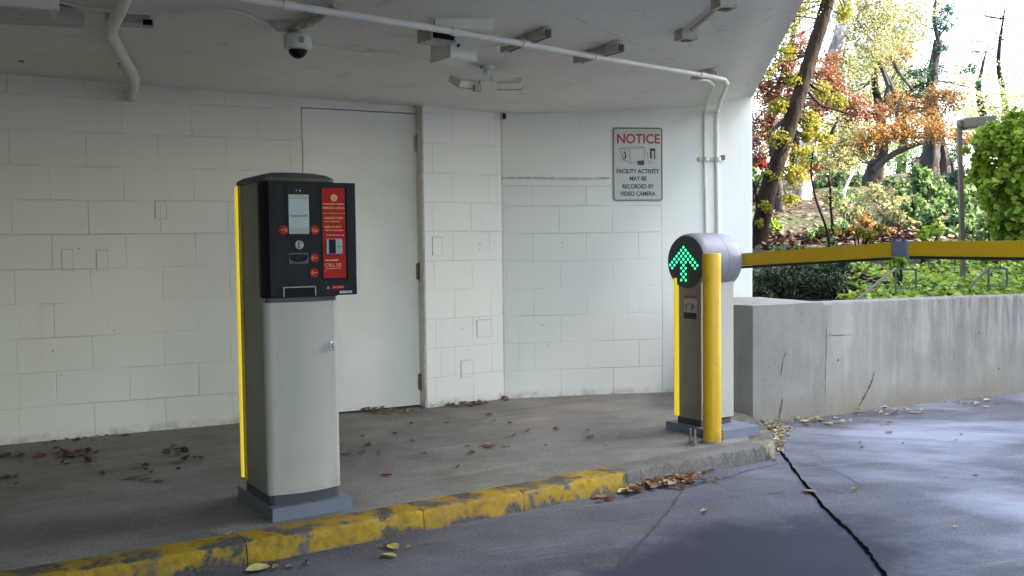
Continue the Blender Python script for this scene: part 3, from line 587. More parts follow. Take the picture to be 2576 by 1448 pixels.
# maple overhanging at the right edge
tree('maple_tree', 'bright green broad leaved maple hanging in front of the lamp head at right', 'tree', ([(2700, 740), (2690, 600), (2660, 450), (2620, 330), (2600, 250)], 8.2, [.07, .06, .045, .03]),
     [(2475, 375, 8.3, 40, 230), (2510, 345, 8.3, 44, 270), (2560, 370, 8.2, 55, 330), (2480, 440, 8.4, 44, 230), (2540, 450, 8.2, 60, 380), (2590, 420, 8.2, 70, 420), (2500, 500, 8.3, 40, 170), (2555, 540, 8.2, 50, 260), (2530, 590, 8.3, 36, 150), (2600, 600, 8.2, 60, 260), (2470, 480, 8.1, 16, 40), (2498, 560, 8.1, 14, 36), (2512, 628, 8.2, 12, 26), (2540, 290, 8.3, 20, 50), (2455, 440, 8.6, 14, 30), (2640, 500, 8.2, 90, 500), (2660, 350, 8.2, 90, 500), (2570, 320, 8.3, 46, 160), (2560, 610, 8.2, 30, 100)],
     'l_maple', 'bark', .07, shape=1, aspect=.8, dens=.62)
# saplings
def sapling(label, pts, d, r, leaf, cls, nm='sapling'):
    return tree(nm, label, 'sapling', (pts, d, [r, r*.7, r*.4]), cls, leaf, 'bark', .05)
sapling('thin bare dark sapling leaning left in front of the pale trunk', [(2092, 640), (2084, 600), (2074, 560), (2052, 500), (2040, 430), (2046, 380)], 9.6, .016, 'l_gr', [(2090, 610, 9.6, 20, 60), (2044, 400, 9.6, 20, 60)])
sapling('slim grey sapling standing upright right of the bare leaning one', [(2096, 640), (2095, 590), (2090, 520), (2088, 470), (2082, 440)], 9.8, .018, 'l_yg', [(2086, 500, 9.8, 22, 50), (2094, 580, 9.8, 22, 60)])
tree('birch_stump', 'short leaning white stem catching the sun above the leaf litter', 'tree stem', ([(2118, 492), (2128, 470), (2142, 440), (2150, 425)], 16, [.022, .02, .014]), [(2112, 488, 16, 14, 60)], 'l_gr', simple('white_bark', (.62, .6, .56), .8, noise=.2, nscale=9), .06)

# bushes
def bush(name, label, clumps, mat, size, cat='shrub', bk='bark', shape=0, flat=0., aspect=.6, group=None):
    c0 = at(clumps[0][0], clumps[0][1], clumps[0][2]); base = Vector((c0.x, c0.y, ground(c0.x, c0.y)-.03)); root = empty(name, base, 0, label, cat, group); pts = []; g = G()
    for px, py, d, rp_, n in clumps:
        c = at(px, py, d); r = rp_*d/F; pts.append(clump_pts(c, (r, r, r*.9), n, 6))
        for _ in range(4):
            e = c+Vector(rng.normal(size=3))*r*.45; f_ = base.copy(); g.tube([q-base for q in smoothp([f_, f_.lerp(e, .5)+Vector(rng.normal(size=3))*r*.15, e], 3)], list(np.linspace(.012, .004, 7)), 5, cap=False)
    g.build('stems', bk, root); link('foliage', leaf_mesh(np.concatenate(pts)-np.array(base), size, 'foliage', flat=flat, shape=shape, aspect=aspect), mat, root); return root
bush('yew_shrub', 'dark green yew shrub behind the retaining wall beside the garage corner', [(1935, 712, 7.9, 46, 1500), (1985, 715, 7.9, 48, 1700), (2040, 722, 7.9, 46, 1600), (2095, 726, 7.8, 40, 1300), (2020, 690, 8.2, 40, 1100), (2080, 690, 8.2, 34, 900), (2140, 738, 7.8, 26, 600), (1910, 745, 7.7, 30, 800), (2120, 665, 8.4, 26, 400)], 'l_yew', .045, aspect=.28)
bush('green_shrub', 'light green shrub on the slope left of the lamp post', [(2330, 465, 13, 34, 420), (2375, 500, 13, 42, 520), (2310, 440, 13, 26, 260), (2350, 545, 12.6, 42, 520), (2420, 560, 12.4, 44, 480), (2440, 500, 12.6, 42, 420), (2300, 520, 12.8, 32, 300), (2460, 590, 12, 40, 400), (2390, 590, 12.2, 30, 260)], 'l_gr', .085)
bush('green_shrub', 'leafy green bush under the maple at the right edge', [(2500, 560, 11, 40, 360), (2560, 600, 11, 46, 420), (2600, 540, 11, 60, 420), (2520, 610, 10.6, 36, 300)], 'l_gr', .075)
bush('small_shrub', 'small bright green bush at the foot of the leaning trunk', [(1955, 578, 12.5, 17, 160), (1940, 560, 12.5, 15, 120)], 'l_maple', .06)
bush('small_shrub', 'low green bush left of the leaning trunk beside the white wall', [(1893, 440, 16, 22, 240), (1910, 460, 16, 20, 200)], 'l_gr', .07)
bush('red_shrub', 'bright red bush showing at the edge of the white garage wall', [(1896, 408, 18, 16, 260), (1915, 412, 18, 15, 240), (1930, 418, 18, 9, 90)], leafm('leaf_scarlet', [(.5, .02, .03), (.6, .10, .08), (.4, .03, .04)]), .08)
bush('small_shrub', 'small weed bush growing where the drum joint of the arm passes', [(2262, 662, 8.4, 22, 240), (2240, 655, 8.6, 14, 90)], 'l_maple', .045)
bush('scrub_bush', 'straggly green undergrowth bush in the middle of the slope', [(2130, 520, 13, 26, 160), (2170, 540, 13, 26, 160), (2230, 520, 14, 26, 150), (2200, 480, 15, 24, 150)], 'l_mix', .06)
bush('scrub_bush', 'straggly undergrowth bush beside the upright grey sapling', [(2110, 570, 11.5, 26, 180), (2070, 575, 11.5, 20, 120), (2040, 590, 11.5, 22, 160)], 'l_gr', .05)

for lab_, cl_, mt_, sz_ in (
    ('leafy green undergrowth at the foot of the pale flared trunk', [(1968, 592, 15, 16, 90), (2060, 592, 15, 26, 220), (2078, 560, 15.5, 22, 160)], 'l_gr', .07),
    ('olive undergrowth on the slope below the crooked trunk', [(2175, 500, 17, 26, 200), (2215, 495, 17, 28, 220), (2250, 505, 16.5, 24, 180)], 'l_mix', .075),
    ('low green undergrowth in front of the dark log-shaped mass', [(2270, 470, 18, 26, 200), (2300, 480, 17.5, 24, 180), (2240, 460, 18.5, 18, 100)], 'l_gr', .08),
    ('green undergrowth along the crest beside the leaning trunk', [(2060, 455, 19, 24, 180), (2110, 452, 19, 26, 200), (2150, 455, 19, 20, 140)], 'l_gr', .085),
    ('dark undergrowth along the crest right of the twin trunks', [(2400, 450, 19, 30, 240), (2440, 440, 19, 30, 240), (2480, 445, 19, 26, 180)], 'l_teal', .09),
    ('yellowing undergrowth just above the yellow arm left of its joint', [(2160, 585, 10.5, 18, 130), (2190, 590, 10.5, 16, 110), (2215, 575, 10.8, 16, 100)], 'l_yg', .05),
    ('green undergrowth above the arm right of its joint', [(2320, 590, 10.5, 18, 130), (2350, 580, 10.8, 20, 150)], 'l_maple', .05),
    ('tangled olive undergrowth left of the green shrub, under the orange crown', [(2255, 540, 13.5, 26, 260), (2285, 565, 12.5, 24, 240), (2225, 560, 13, 24, 220), (2270, 510, 14.5, 24, 200)], 'l_mix', .06),
    ('grey green undergrowth tangle in the middle of the slope behind the saplings', [(2105, 525, 15, 26, 240), (2140, 500, 16, 26, 240), (2165, 520, 15, 24, 200), (2120, 480, 17, 22, 180)], 'l_gr', .06),
    ('brown leaved undergrowth tangle above the rust red litter', [(2180, 560, 12, 22, 200), (2150, 580, 11.5, 22, 200), (2240, 590, 11.5, 20, 160)], 'l_or', .05),
    ('thin undergrowth in the shade above the yew', [(1960, 630, 10, 18, 130), (2010, 625, 10, 18, 120), (2130, 632, 9.6, 18, 130)], 'l_gr', .045)):
    bush('undergrowth', lab_, cl_, mt_, sz_, 'undergrowth')
# ground cover and litter (nobody could count them)
def scatter(n, fx, fy, lift=0.02, vary=.1):
    out = []
    for _ in range(n):
        x, y = fx(), fy(); t = yw(x)+.06+abs(y); out.append((x, t, ground(x, t)+lift+random.random()*vary))
    return out
pts = scatter(9000, lambda: random.uniform(2.6, 9), lambda: random.random()**1.2*2.6, .0, .07)
gc = link('ground_cover', leaf_mesh(pts, .062, 'ground_cover', flat=.55, shape=1, aspect=.75), leafm('leaf_cover', [(.10, .20, .02), (.22, .34, .03), (.38, .42, .05), (.16, .26, .03), (.06, .13, .02)], .35)); tag(gc, 'low green and yellow leafy ground cover behind the retaining wall', 'ground cover', kind='stuff')
pts = scatter(3600, lambda: random.uniform(1.2, 12), lambda: random.uniform(1.0, 16), .0, .04)
lt = link('hill_litter', leaf_mesh(pts, .10, 'hill_litter', flat=.7, aspect=.8), 'l_hill'); tag(lt, 'brown and straw coloured leaf litter lying on the wooded slope', 'leaf litter', kind='stuff')
pts = []
for cxp, cyp, rx, ry, n in ((2230, 590, 110, 22, 900), (2310, 575, 60, 14, 400), (1960, 610, 60, 14, 500), (2200, 720, 30, 12, 130), (2150, 700, 40, 14, 130), (2060, 600, 60, 12, 350)):
    for _ in range(n):
        px = random.gauss(cxp, rx*.5); py = random.gauss(cyp, ry*.5); r = ray(px, py); 
        for q in range(160):
            P = Vector((0, 0, EYE))+r*(7.6+q*.1)
            if P.z < ground(P.x, P.y)+.02: pts.append((P.x, P.y, ground(P.x, P.y)+.02+random.random()*.05)); break
rl = link('hill_litter', leaf_mesh(pts, .085, 'hill_litter', flat=.6, aspect=.8), 'l_rust'); tag(rl, 'rust red fallen leaves in patches low on the slope', 'leaf litter', kind='stuff')
# dark mass of unclear identity at the crest, shaped as a log
g = G(); q = [at(2232, 436, 20.5), at(2270, 432, 20.5), at(2312, 438, 20.5)]
g.tube(smoothp([Vector((p.x, p.y, ground(p.x, p.y)+.12)) for p in q], 4), [.15, .16, .17, .17, .16, .16, .15, .14, .12], 12)
tag(g.build('log_shape', 'barkb', smooth=True), 'dark log-shaped mass lying on the hill crest left of the twin trunks', 'log')

# ------------------------------------------------ lamp post, handrails
b = at(2425, 752, 9.0); top = at(2413, 312, 9.0)
root = empty('lamp_post', (b.x, b.y, b.z-.1), 0, 'bronze lamp post with a shoebox head rising behind the retaining wall', 'lamp post')
tl = top-Vector(root.location); g = G(); 
g.tube([(0, 0, 0), (tl.x, tl.y, tl.z)], .026, 4); g.build('pole', 'pole', root, bevel=.004)
g = G(); sx = 9/F; g.box(0, .29, -.09, .09, -.048, .05, bev=.012); hd = g.build('lamp_head', 'pole', root); hd.location = (tl.x+.018, tl.y, tl.z-.0); hd.rotation_euler = (0, math.radians(-4), 0)
G().box(.03, .26, -.07, .07, -.054, -.0485).build('lens', 'glass', hd)
g = G(); g.box(-.01, .02, -.03, .03, -.03, .03, bev=.004); g.build('bracket', 'pole', root, (tl.x, tl.y, tl.z))
def handrail(label, x0, x1, yt, yb, ybase, d, sl):
    p = at(x0, ybase, d); root = empty('handrail', p, 0, label, 'handrail'); L = lambda px, py, dd=d: at(px, py, dd)-p; g = G(); r = .0085
    g.tube([L(x0, ybase), L(x0, yt)], r, 4); g.tube([L(x1, yb), L(x1, yt+3)], r, 4); g.tube([L(x0, yt), L(x1, yt+3)], r*1.2, 4); g.tube([L(x0, yb), L(x1, yb)], r*.8, 4); g.build('frame', 'rail', root)
    g = G(); g.tube([L(x0, yt), L(*sl)], .012, 6); g.build('sloping_rail', 'pole', root)
handrail('thin dark handrail frame behind the wall left of the lamp post', 2253, 2304, 675, 724, 756, 7.30, (2150, 758, 7.12))
handrail('thin dark handrail frame behind the wall right of the lamp post', 2487, 2533, 673, 719, 748, 7.72, (2436, 725, 7.7))

# ------------------------------------------------ ticket kiosk
KA = math.radians(32.5); K0 = (-.972, 3.786, 0)
KR = empty('ticket_kiosk', K0, KA, 'tall grey parking ticket kiosk with black head and red instruction panel on the island', 'ticket machine')
G().prism([(0, .0), (.342, .0), (.342, .47), (-.0, .47)], 0, .053).build('plinth', 'plinth', KR, bevel=.004)
def plan(a0, a1, b0, b1, bulge=.014, r=.03, inset=0.):
    a0 += inset; a1 -= inset; b0 += inset; b1 -= inset; pts = []
    for t in np.linspace(0, 1, 7): th = math.pi+t*math.pi/2; pts.append((a0+r+r*math.cos(th), b0+bulge+r+r*math.sin(th)))
    for t in np.linspace(.08, .92, 9): pts.append((a0+r+(a1-a0-2*r)*t, b0+bulge*(1-math.sin(math.pi*t))))
    for t in np.linspace(0, 1, 7): th = 1.5*math.pi+t*math.pi/2; pts.append((a1-r+r*math.cos(th), b0+bulge+r+r*math.sin(th)))
    pts += [(a1, b1-.012), (a1-.012, b1), (a0+.012, b1), (a0, b1-.012)]; return pts
bp = plan(.002, .306, .022, .40)
G().prism(plan(.002, .317, .022, .385, inset=.006), .0535, .0945).build('rubber_band', 'band', KR, smooth=True)
G().prism(plan(.004, .313, .045, .375, .004, .012), .095, 1.368).build('body', 'grey', KR, smooth=True)
# front door panel: the front curve wrapped round both corners
def wrap(pts, z0, z1, name, mat, th=.004):
    g = G(); o = pts[1:]; 
    ci = [(x*.985+.0024, y+.012) for x, y in o]
    ring = o+ci[::-1]; g.prism(ring, z0, z1); return g.build(name, mat, KR, smooth=True)
fp = [(.0, .085)]+[(x, y) for x, y in plan(.0, .308, .018, .40)[:23]]+[(.308, .085)]
g = G(); g.prism([(.003, .075)]+[p for p in plan(.001, .317, .017, .4, .020, .034)[1:22]]+[(.315, .075)], .097, .880); low = g.build('front_panel', 'silver', KR, smooth=True)
g = G(); g.prism([(.004, .070)]+[p for p in plan(.004, .312, .022, .4)[1:22]]+[(.310, .070)], .8805, .8995); g.build('panel_gap', 'lid', KR, smooth=True)
g = G(); g.box(.266, .280, .012, .026, .672, .712, bev=.004); lk = g.build('lock', 'chrome', low); G().box(.271, .275, .0105, .0122, .684, .70).build('keyhole', 'ink', lk)
# lit strip down the rear left edge
g = G(); g.tube([(-.003, .362, .115), (-.003, .362, 1.362)], .0125, 12); g.build('light_strip', 'strip', KR, smooth=True)
g = G(); g.box(-.005, .004, .334, .3495, .105, 1.366, bev=.002); g.build('strip_edge', 'stripe', KR)
# lid
g = G(); P_ = plan(-.004, .312, .010, .380, .016, .04); cx_, cy_ = .154, .19; prev = None
rings = []
for sc_, z in ((.985, 1.3685), (1.0, 1.372), (1.0, 1.381), (.98, 1.386), (.86, 1.398), (.6, 1.409), (.3, 1.414)):
    rings.append([g.bm.verts.new((cx_+(x-cx_)*sc_, cy_+(y-cy_)*sc_, z)) for x, y in P_])
for r0, r1 in zip(rings[:-1], rings[1:]):
    for i in range(len(P_)): g.bm.faces.new((r0[i], r0[(i+1) % len(P_)], r1[(i+1) % len(P_)], r1[i]))
g.bm.faces.new(rings[0][::-1]); g.bm.faces.new(rings[-1]); g.build('lid', 'lid', KR, smooth=True)
# black head
g = G(); hp_ = [(-.004, .085), (-.004, .060), (.004, .036), (.020, .018), (.045, .010), (.30, .008), (.384, .008), (.389, .014), (.389, .042), (.384, .047), (.310, .047), (.310, .085)]
g.prism(hp_, .903, 1.3675); HEAD = g.build('head', 'black', KR, bevel=.003)
FY = .008
G().prism([(.0, .08), (.0, .05), (.02, .022), (.3, .014), (.305, .08)], .9, .9028).build('head_underside', 'black', HEAD)
g = G(); g.box(.090, .188, FY-.0015, FY, 1.142, 1.348); sc = g.build('screen_bezel', 'gloss', HEAD)
G().box(.097, .182, FY-.0028, FY-.0016, 1.157, 1.316).build('screen', 'screen', sc)
G().box(.0975, .1815, FY-.0034, FY-.0029, 1.1575, 1.181).build('status_bar', 'screen2', sc)
G().box(.0975, .1815, FY-.0034, FY-.0029, 1.297, 1.3155).build('status_bar', 'screen2', sc)
for x, z, w_ in ((.104, 1.306, .008), (.142, 1.292, .01), (.165, 1.309, .012), (.17, 1.24, .01), (.112, 1.235, .008), (.15, 1.226, .006), (.155, 1.199, .02)):
    G().prism_y([(x, z), (x+w_, z+.004), (x+w_, z+.006), (x, z+.003)], FY-.0041, FY-.0036).build('screen_glyph', 'yellowtxt', sc)
text('screen_text', 'TAKE TICKET', .011, 'ink', sc, .139, FY-.004, 1.226, 'CENTER', .07)
text('lamp_dots', '•  ▪', .016, 'whitetxt', sc, .139, FY-.002, 1.327, 'CENTER')
for i, (x, z, s_) in enumerate(((.075, 1.173, 1), (.206, 1.173, -1), (.202, 1.059, -1), (.200, .998, -1))):
    b_ = G().disc_y(x, FY-.0022, z, .0185, 32, .0022).build('round_decal', 'red', HEAD)
    a_ = x+s_*.013; g = G(); g.prism_y([(a_, z), (a_-s_*.005, z+.008), (a_-s_*.008, z+.008), (a_-s_*.003, z), (a_-s_*.008, z-.008), (a_-s_*.005, z-.008)], FY-.0032, FY-.0023); g.build('arrow_mark', 'yellowtxt', b_)
    text('decal_text', ('HELP', 'SCAN\nCODE', 'TICKET', 'RECEIPT')[i], .0065, 'pinktxt', b_, x+(-.003 if s_ > 0 else .003), FY-.0028, z-.002, 'CENTER', .018 if i else .014)
c_ = G().disc_y(.138, FY-.006, 1.113, .0175, 32, .006).build('call_button', 'steel', HEAD, smooth=True)
g = G(); g.prism_y([(.136, 1.100), (.141, 1.100), (.139, 1.105), (.1345, 1.118), (.140, 1.124), (.145, 1.118), (.147, 1.121), (.140, 1.129), (.130, 1.119)], FY-.0072, FY-.0061); g.build('button_symbol', 'ink', c_)
g = G(); g.box(.094, .176, FY-.0015, FY, 1.036, 1.080); sl_ = g.build('ticket_slot', 'lid', HEAD)
g = G(); g.prism_y([(.098+.074*t, 1.074) for t in (0, 1)][::-1]+[(.135+.037*math.cos(th), 1.060+.017*math.sin(th)) for th in np.linspace(math.pi, 2*math.pi, 12)], FY-.0026, FY-.0016); g.build('slot_mouth', 'gloss', sl_)
g = G(); g.box(.233, .3525, FY-.001, FY, .968, 1.350); rc = g.build('panel_recess', 'gloss', HEAD)
rp_ = G().box(.239, .338, FY-.0022, FY-.0011, .975, 1.346).build('red_panel', 'red', rc)
# give the recess a raised rim so that its right side reads as a step
g = G(); g.box(.345, .3535, FY-.006, FY-.0011, .966, 1.353); g.box(.233, .3448, FY-.006, FY-.0011, 1.3475, 1.353); g.build('panel_rim', 'black', HEAD)
TY = FY-.0029
lg = G().disc_y(.291, FY-.0030, 1.305, .0145, 28, .0007).build('emblem', 'yellowtxt', rp_)
g = G(); g.prism_y([(.283, 1.309), (.287, 1.309), (.291, 1.302), (.295, 1.309), (.299, 1.309), (.293, 1.298), (.289, 1.298)], FY-.0037, FY-.0031); g.build('emblem_mark', 'stripe', lg)
for s, sz, z, x, wd, m_ in (('WISCONSIN UNION', .007, 1.277, .241, .092, 'pinktxt'), ('MEMORIAL UNION', .013, 1.259, .241, .094, 'yellowtxt'), ('ALREADY PAID?', .012, 1.218, .246, .084, 'yellowtxt'), ('Insert your ticket here', .006, 1.206, .246, .068, 'pinktxt'),
                        ('NEED TO PAY?', .012, 1.181, .246, .074, 'yellowtxt'), ('Pay at the pay station', .006, 1.170, .25, .078, 'pinktxt'), ('Credit card only at exit', .006, 1.150, .254, .078, 'pinktxt'), ('HAVE A PROBLEM?', .0065, 1.046, .246, .056, 'whitetxt'),
                        ('CALL US', .020, 1.022, .246, .070, 'yellowtxt'), ('press the button at left', .006, 1.013, .25, .064, 'pinktxt'), ('•', .012, 1.001, .246, None, 'whitetxt')):
    text('lettering', s, sz, m_, rp_, x, TY, z, width=wd, off=.0002)
G().box(.241, .336, TY-.0005, TY+.0006, 1.241, 1.2425).build('ruled_line', 'pinktxt', rp_)
cr = G().box(.252, .321, FY-.010, FY-.0023, 1.073, 1.137, bev=.003).build('card_reader', 'steel', rp_)
G().box(.262, .291, FY-.0112, FY-.0101, 1.076, 1.134).build('reader_slot', 'gloss', cr); G().box(.298, .314, FY-.0112, FY-.0101, 1.102, 1.105).build('reader_line', 'ink', cr)
# ticket tray
g = G(); g.box(.066, .070, FY-.008, FY, .905, .944); g.box(.0702, .1988, FY-.008, FY, .940, .944); g.box(.199, .203, FY-.008, FY, .905, .944); tr_ = g.build('tray_rim', 'steel', HEAD)
G().box(.0705, .1985, FY-.0012, FY, .905, .9395).build('tray_hollow', 'gloss', tr_)
g = G(); g.prism_y([(.252, .930), (.266, .930), (.259, .944)], FY-.001, FY-.0001); wt = g.build('warning_triangle', 'steel', HEAD)
g = G(); g.box(.275, .328, FY-.001, FY-.0001, .929, .944); pl_ = g.build('red_label', 'red', HEAD); text('label_text', 'CALL NOW', .009, 'pinktxt', pl_, .3015, FY-.0016, .933, 'CENTER', .046)
text('brand_lettering', 'SKIDATA', .0135, 'whitetxt', HEAD, .308, FY-.0008, .9105, width=.056, off=.0005)

# ------------------------------------------------ barrier gate
GA = math.radians(33); G0 = (1.175, 5.226, 0)
GR = empty('barrier_gate', G0, GA, 'grey barrier gate with round drum head, green arrow display and yellow arm', 'barrier gate')
G().prism([(-.02, .055), (.318, .055), (.318, .47), (-.02, .47)], 0, .05).build('plinth', 'plinth', GR, bevel=.005)
G().prism([(.01, .211), (.25, .211), (.25, .40), (.01, .40)], .0505, .087).build('rubber_band', 'band', GR)
G().box(.0, .262, .203, .425, .0875, .90, bev=.008).build('cabinet', 'grey', GR)
G().box(.004, .260, .197, .2025, .09, .898, bev=.002).build('front_panel', 'silver', GR)
g = G(); g.tube([(-.004, .392, .095), (-.004, .392, .90)], .0165, 12); g.build('light_strip', 'strip', GR, smooth=True)
g = G(); g.lathe([(.120, -.010), (.150, -.008), (.1585, .004), (.163, .03), (.1645, .10), (.1645, .17), (.1645, .1705), (.1630, .172), (.1645, .1735), (.1645, .20), (.161, .25), (.150, .29), (.130, .312), (.10, .318)], 64, 'x', (0, .307, .995)); DR = g.build('drum', 'drum', GR, smooth=True)
g = G(); g.lathe([(.0, -.0125), (.148, -.0125), (.1505, -.0075)][1:], 64, 'x', (0, .307, .995)); DF = g.build('display_face', 'drumface', DR, smooth=True)
rowsL = {0: (0,), 1: (1,), 2: (0, 2), 3: (1, 3), 4: (0, 2, 4), 5: (1, 3, 5), 6: (0, 4, 6), 7: (1, 5), 8: (0,), 9: (1,), 10: (0,), 11: (1,)}
gl = G(); gd = G(); pit = .0172; pb = .0188; lit = set()
for r_, cs in rowsL.items():
    for c_ in cs:
        for s_ in ((1, -1) if c_ else (1,)): lit.add((r_, s_*c_))
for r_ in range(-1, 12):
    for c_ in range(-6, 7):
        if (r_+c_) % 2: continue
        y, z = .322-c_*pb, 1.078-r_*pit
        if (r_, c_) in lit: gl.lathe([(.0064, -.0150), (.0045, -.0162)], 10, 'x', (0, y, z)).lathe([(.0071, -.0145), (.0068, -.0149)], 10, 'x', (0, y, z))
        elif (y-.307)**2+(z-.995)**2 < .128**2 and ((abs(c_)+r_ in range(-1, 20) and abs(c_)-r_ in (2, 3, 1) and r_ < 6) or (r_ > 8 and abs(c_) in (4, 5, 3))): gd.lathe([(.0045, -.0128), (.004, -.0135)], 8, 'x', (0, y, z))
gl.build('arrow_lights', 'green_led', DF); gd.build('unlit_lights', 'gloss', DF)
# warning sticker on the cabinet's side (faces -x of the gate)
def sb(px, py):
    A = (G0[0], G0[1]); n_ = (-math.sin(GA), math.cos(GA)); return onl(px, py, A, (A[0]+n_[0], A[1]+n_[1]))
b1_, z1_ = sb(1721, 742); b0_, z0_ = sb(1753, 803)
st = G().box(-.0015, -.0002, b0_, b1_, z0_, z1_).build('warning_sticker', simple('sticker', (.42, .42, .40), .5), GR); H_ = z1_-z0_; W_ = b1_-b0_
G().box(-.0024, -.0016, b0_, b1_, z1_-H_*.13, z1_).build('orange_band', 'orange', st)
G().box(-.0024, -.0016, b0_, b1_, z0_, z0_+H_*.27).build('black_band', 'ink', st)
def sxy(u, v): return (b1_-u*W_, z1_-v*H_)      # u left->right as seen, v down
g = G()
def bar(p, q, t):
    (y0, z0), (y1, z1) = sxy(*p), sxy(*q); g.tube([(-.0022, y0, z0), (-.0022, y1, z1)], t, 6)
bar((.17, .40), (.17, .64), .003); bar((.17, .385), (.6, .36), .002); bar((.66, .42), (.62, .60), .004); bar((.72, .34), (.66, .44), .0035); bar((.70, .42), (.82, .52), .0025); bar((.6, .6), (.66, .62), .004)
g.build('warning_pictogram', 'ink', st)
# arm
def armseg(name, b0, b1, z0, z1, mat='arm'):
    g = G(); a0, a1, h = .315, .36, .036
    vs = []
    for b_, z_ in ((b0, z0), (b1, z1)): vs.append([g.bm.verts.new(p) for p in ((a0, b_, z_-h), (a1, b_, z_-h), (a1, b_, z_+h), (a0, b_, z_+h))])
    for j in range(4): g.bm.faces.new((vs[0][j], vs[0][(j+1) % 4], vs[1][(j+1) % 4], vs[1][j]))
    g.bm.faces.new(vs[0][::-1]); g.bm.faces.new(vs[1]); return g.build(name, mat, GR, bevel=.005)
a1_ = armseg('arm', .30, -.806, .9955, 1.057); a2_ = armseg('arm', -.90, -3.1, 1.062, 1.046)
for o_, b0, b1, z0, z1 in ((a1_, .28, -.80, .9565, 1.0165), (a2_, -.905, -3.09, 1.0225, 1.0065)):  # near-black strip along the underside of each arm piece
    g = G(); v0 = [g.bm.verts.new(p) for p in ((.318, b0, z0-.011), (.357, b0, z0-.011), (.357, b0, z0+.0025), (.318, b0, z0+.0025))]; v1 = [g.bm.verts.new(p) for p in ((.318, b1, z1-.011), (.357, b1, z1-.011), (.357, b1, z1+.0025), (.318, b1, z1+.0025))]
    for j in range(4): g.bm.faces.new((v0[j], v0[(j+1) % 4], v1[(j+1) % 4], v1[j]))
    g.bm.faces.new(v0[::-1]); g.bm.faces.new(v1); g.build('dark_edge', 'armdark', o_)
g = G(); g.box(.311, .364, -.898, -.808, 1.022, 1.103, bev=.006); jn = g.build('arm_joint', 'plinth', GR)
g = G(); g.tube([(.322, -.825, 1.098), (.322, -.825, 1.112)], .012, 10); g.tube([(.322, -.875, 1.098), (.322, -.875, 1.110)], .012, 10); g.build('joint_cap', 'band', jn)

# ------------------------------------------------ bollard and old anchor bolts
g = G(); g.lathe([(.0505, -.02), (.0505, 1.0395), (.0485, 1.043), (.040, 1.0445)], 40); bo = g.build('bollard', 'ypaint', None, (1.095, 5.225, 0), smooth=True); tag(bo, 'yellow painted steel bollard standing in front of the barrier gate', 'bollard')
g = G(); g.lathe([(.068, .0005), (.060, .006), (.0508, .012)], 24); g.build('base_grout', 'kerb', bo)
for lab, (px, py), hh in (('leftmost rusty anchor bolt of the three left of the yellow bollard base', (1737, 1117), .085), ('rusty anchor bolt just left of the yellow bollard base, nearest the kerb', (1762-14, 1121), .09), ('short anchor bolt at the right foot of the yellow bollard', (1818, 1108), .06)):
    p = gz(px, py); root = empty('anchor_bolt', p, 0, lab, 'bolt', 'old anchor bolts around the bollard')
    G().lathe([(.007, -.01), (.007, hh), (.005, hh+.002)], 10).build('stud', 'bolt', root, smooth=True); G().lathe([(.014, .012), (.014, .024)], 6).build('nut', 'bolt', root)

# ------------------------------------------------ notice sign on the pier wall
NB0 = Vector((B0[0], B0[1], 0)); s0, zt = onl(1545, 320, B0, B1); s1, zb = onl(1670, 505, B0, B1); s0 = .820; s1 = 1.200; zt = 1.948; zb = 1.412
ux, uy = (B1[0]-B0[0])/math.dist(B0, B1), (B1[1]-B0[1])/math.dist(B0, B1)
NS = empty('notice_sign', (B0[0]+ux*s0+uy*.004, B0[1]+uy*s0-ux*.004, zb), rb, 'grey metal NOTICE sign about video camera recording on the white wall', 'sign')
W_ = s1-s0; H_ = zt-zb
def rrect(x0, x1, z0, z1, r, n=6):
    out = []
    for cx, cz, a in ((x1-r, z1-r, 0), (x0+r, z1-r, 90), (x0+r, z0+r, 180), (x1-r, z0+r, 270)):
        out += [(cx+r*math.cos(math.radians(a+90*t/n)), cz+r*math.sin(math.radians(a+90*t/n))) for t in range(n+1)]
    return out
PLT = G().prism_y(rrect(0, W_, 0, H_, .022), -.003, .0).build('plate', 'signp', NS)
g = G(); o_ = rrect(.004, W_-.004, .004, H_-.004, .02); i_ = rrect(.011, W_-.011, .011, H_-.011, .014); vo_ = [g.bm.verts.new((x, -.0037, z)) for x, z in o_]; vi_ = [g.bm.verts.new((x, -.0037, z)) for x, z in i_]
for q in range(len(o_)): g.bm.faces.new((vo_[q], vo_[(q+1) % len(o_)], vi_[(q+1) % len(o_)], vi_[q]))
g.build('border', 'ink', PLT)
text('lettering', 'NOTICE', .095, 'signred', PLT, .029, -.0038, H_-.115, width=W_-.055, off=.0022)
for s, z, wd in (('FACILITY ACTIVITY', .203, .325), ('MAY BE', .150, .128), ('RECORDED BY', .093, .240), ('VIDEO CAMERA', .040, .268)):
    text('lettering', s, .043, 'ink', PLT, (W_-wd)/2, -.0038, z, width=wd, off=.0012)
g = G()
def ln(p, q, t=.0016): g.tube([(p[0], -.0036, p[1]), (q[0], -.0036, q[1])], t, 4)
def sg(u, v): return ((u-158)/632*W_, H_-(v-75)/935*H_)       # from the close-up of the sign
cam_pts = [sg(245, 345), sg(460, 318), sg(560, 330), sg(552, 490), sg(385, 532), sg(290, 490)]
for p, q in zip(cam_pts, cam_pts[1:]+cam_pts[:1]): ln(p, q)
ln(sg(358, 352), sg(385, 532)); ln(sg(358, 352), sg(560, 330)); ln(sg(245, 345), sg(358, 352))
L1 = [sg(*p) for p in ((560, 385), (592, 390), (600, 490), (625, 535), (655, 520), (668, 460), (660, 400))]
for p, q in zip(L1[:-1], L1[1:]): ln(p, q, .0013)
g.prism_y([sg(468, 500), sg(555, 490), sg(552, 552), sg(470, 552)], -.0042, -.0032)
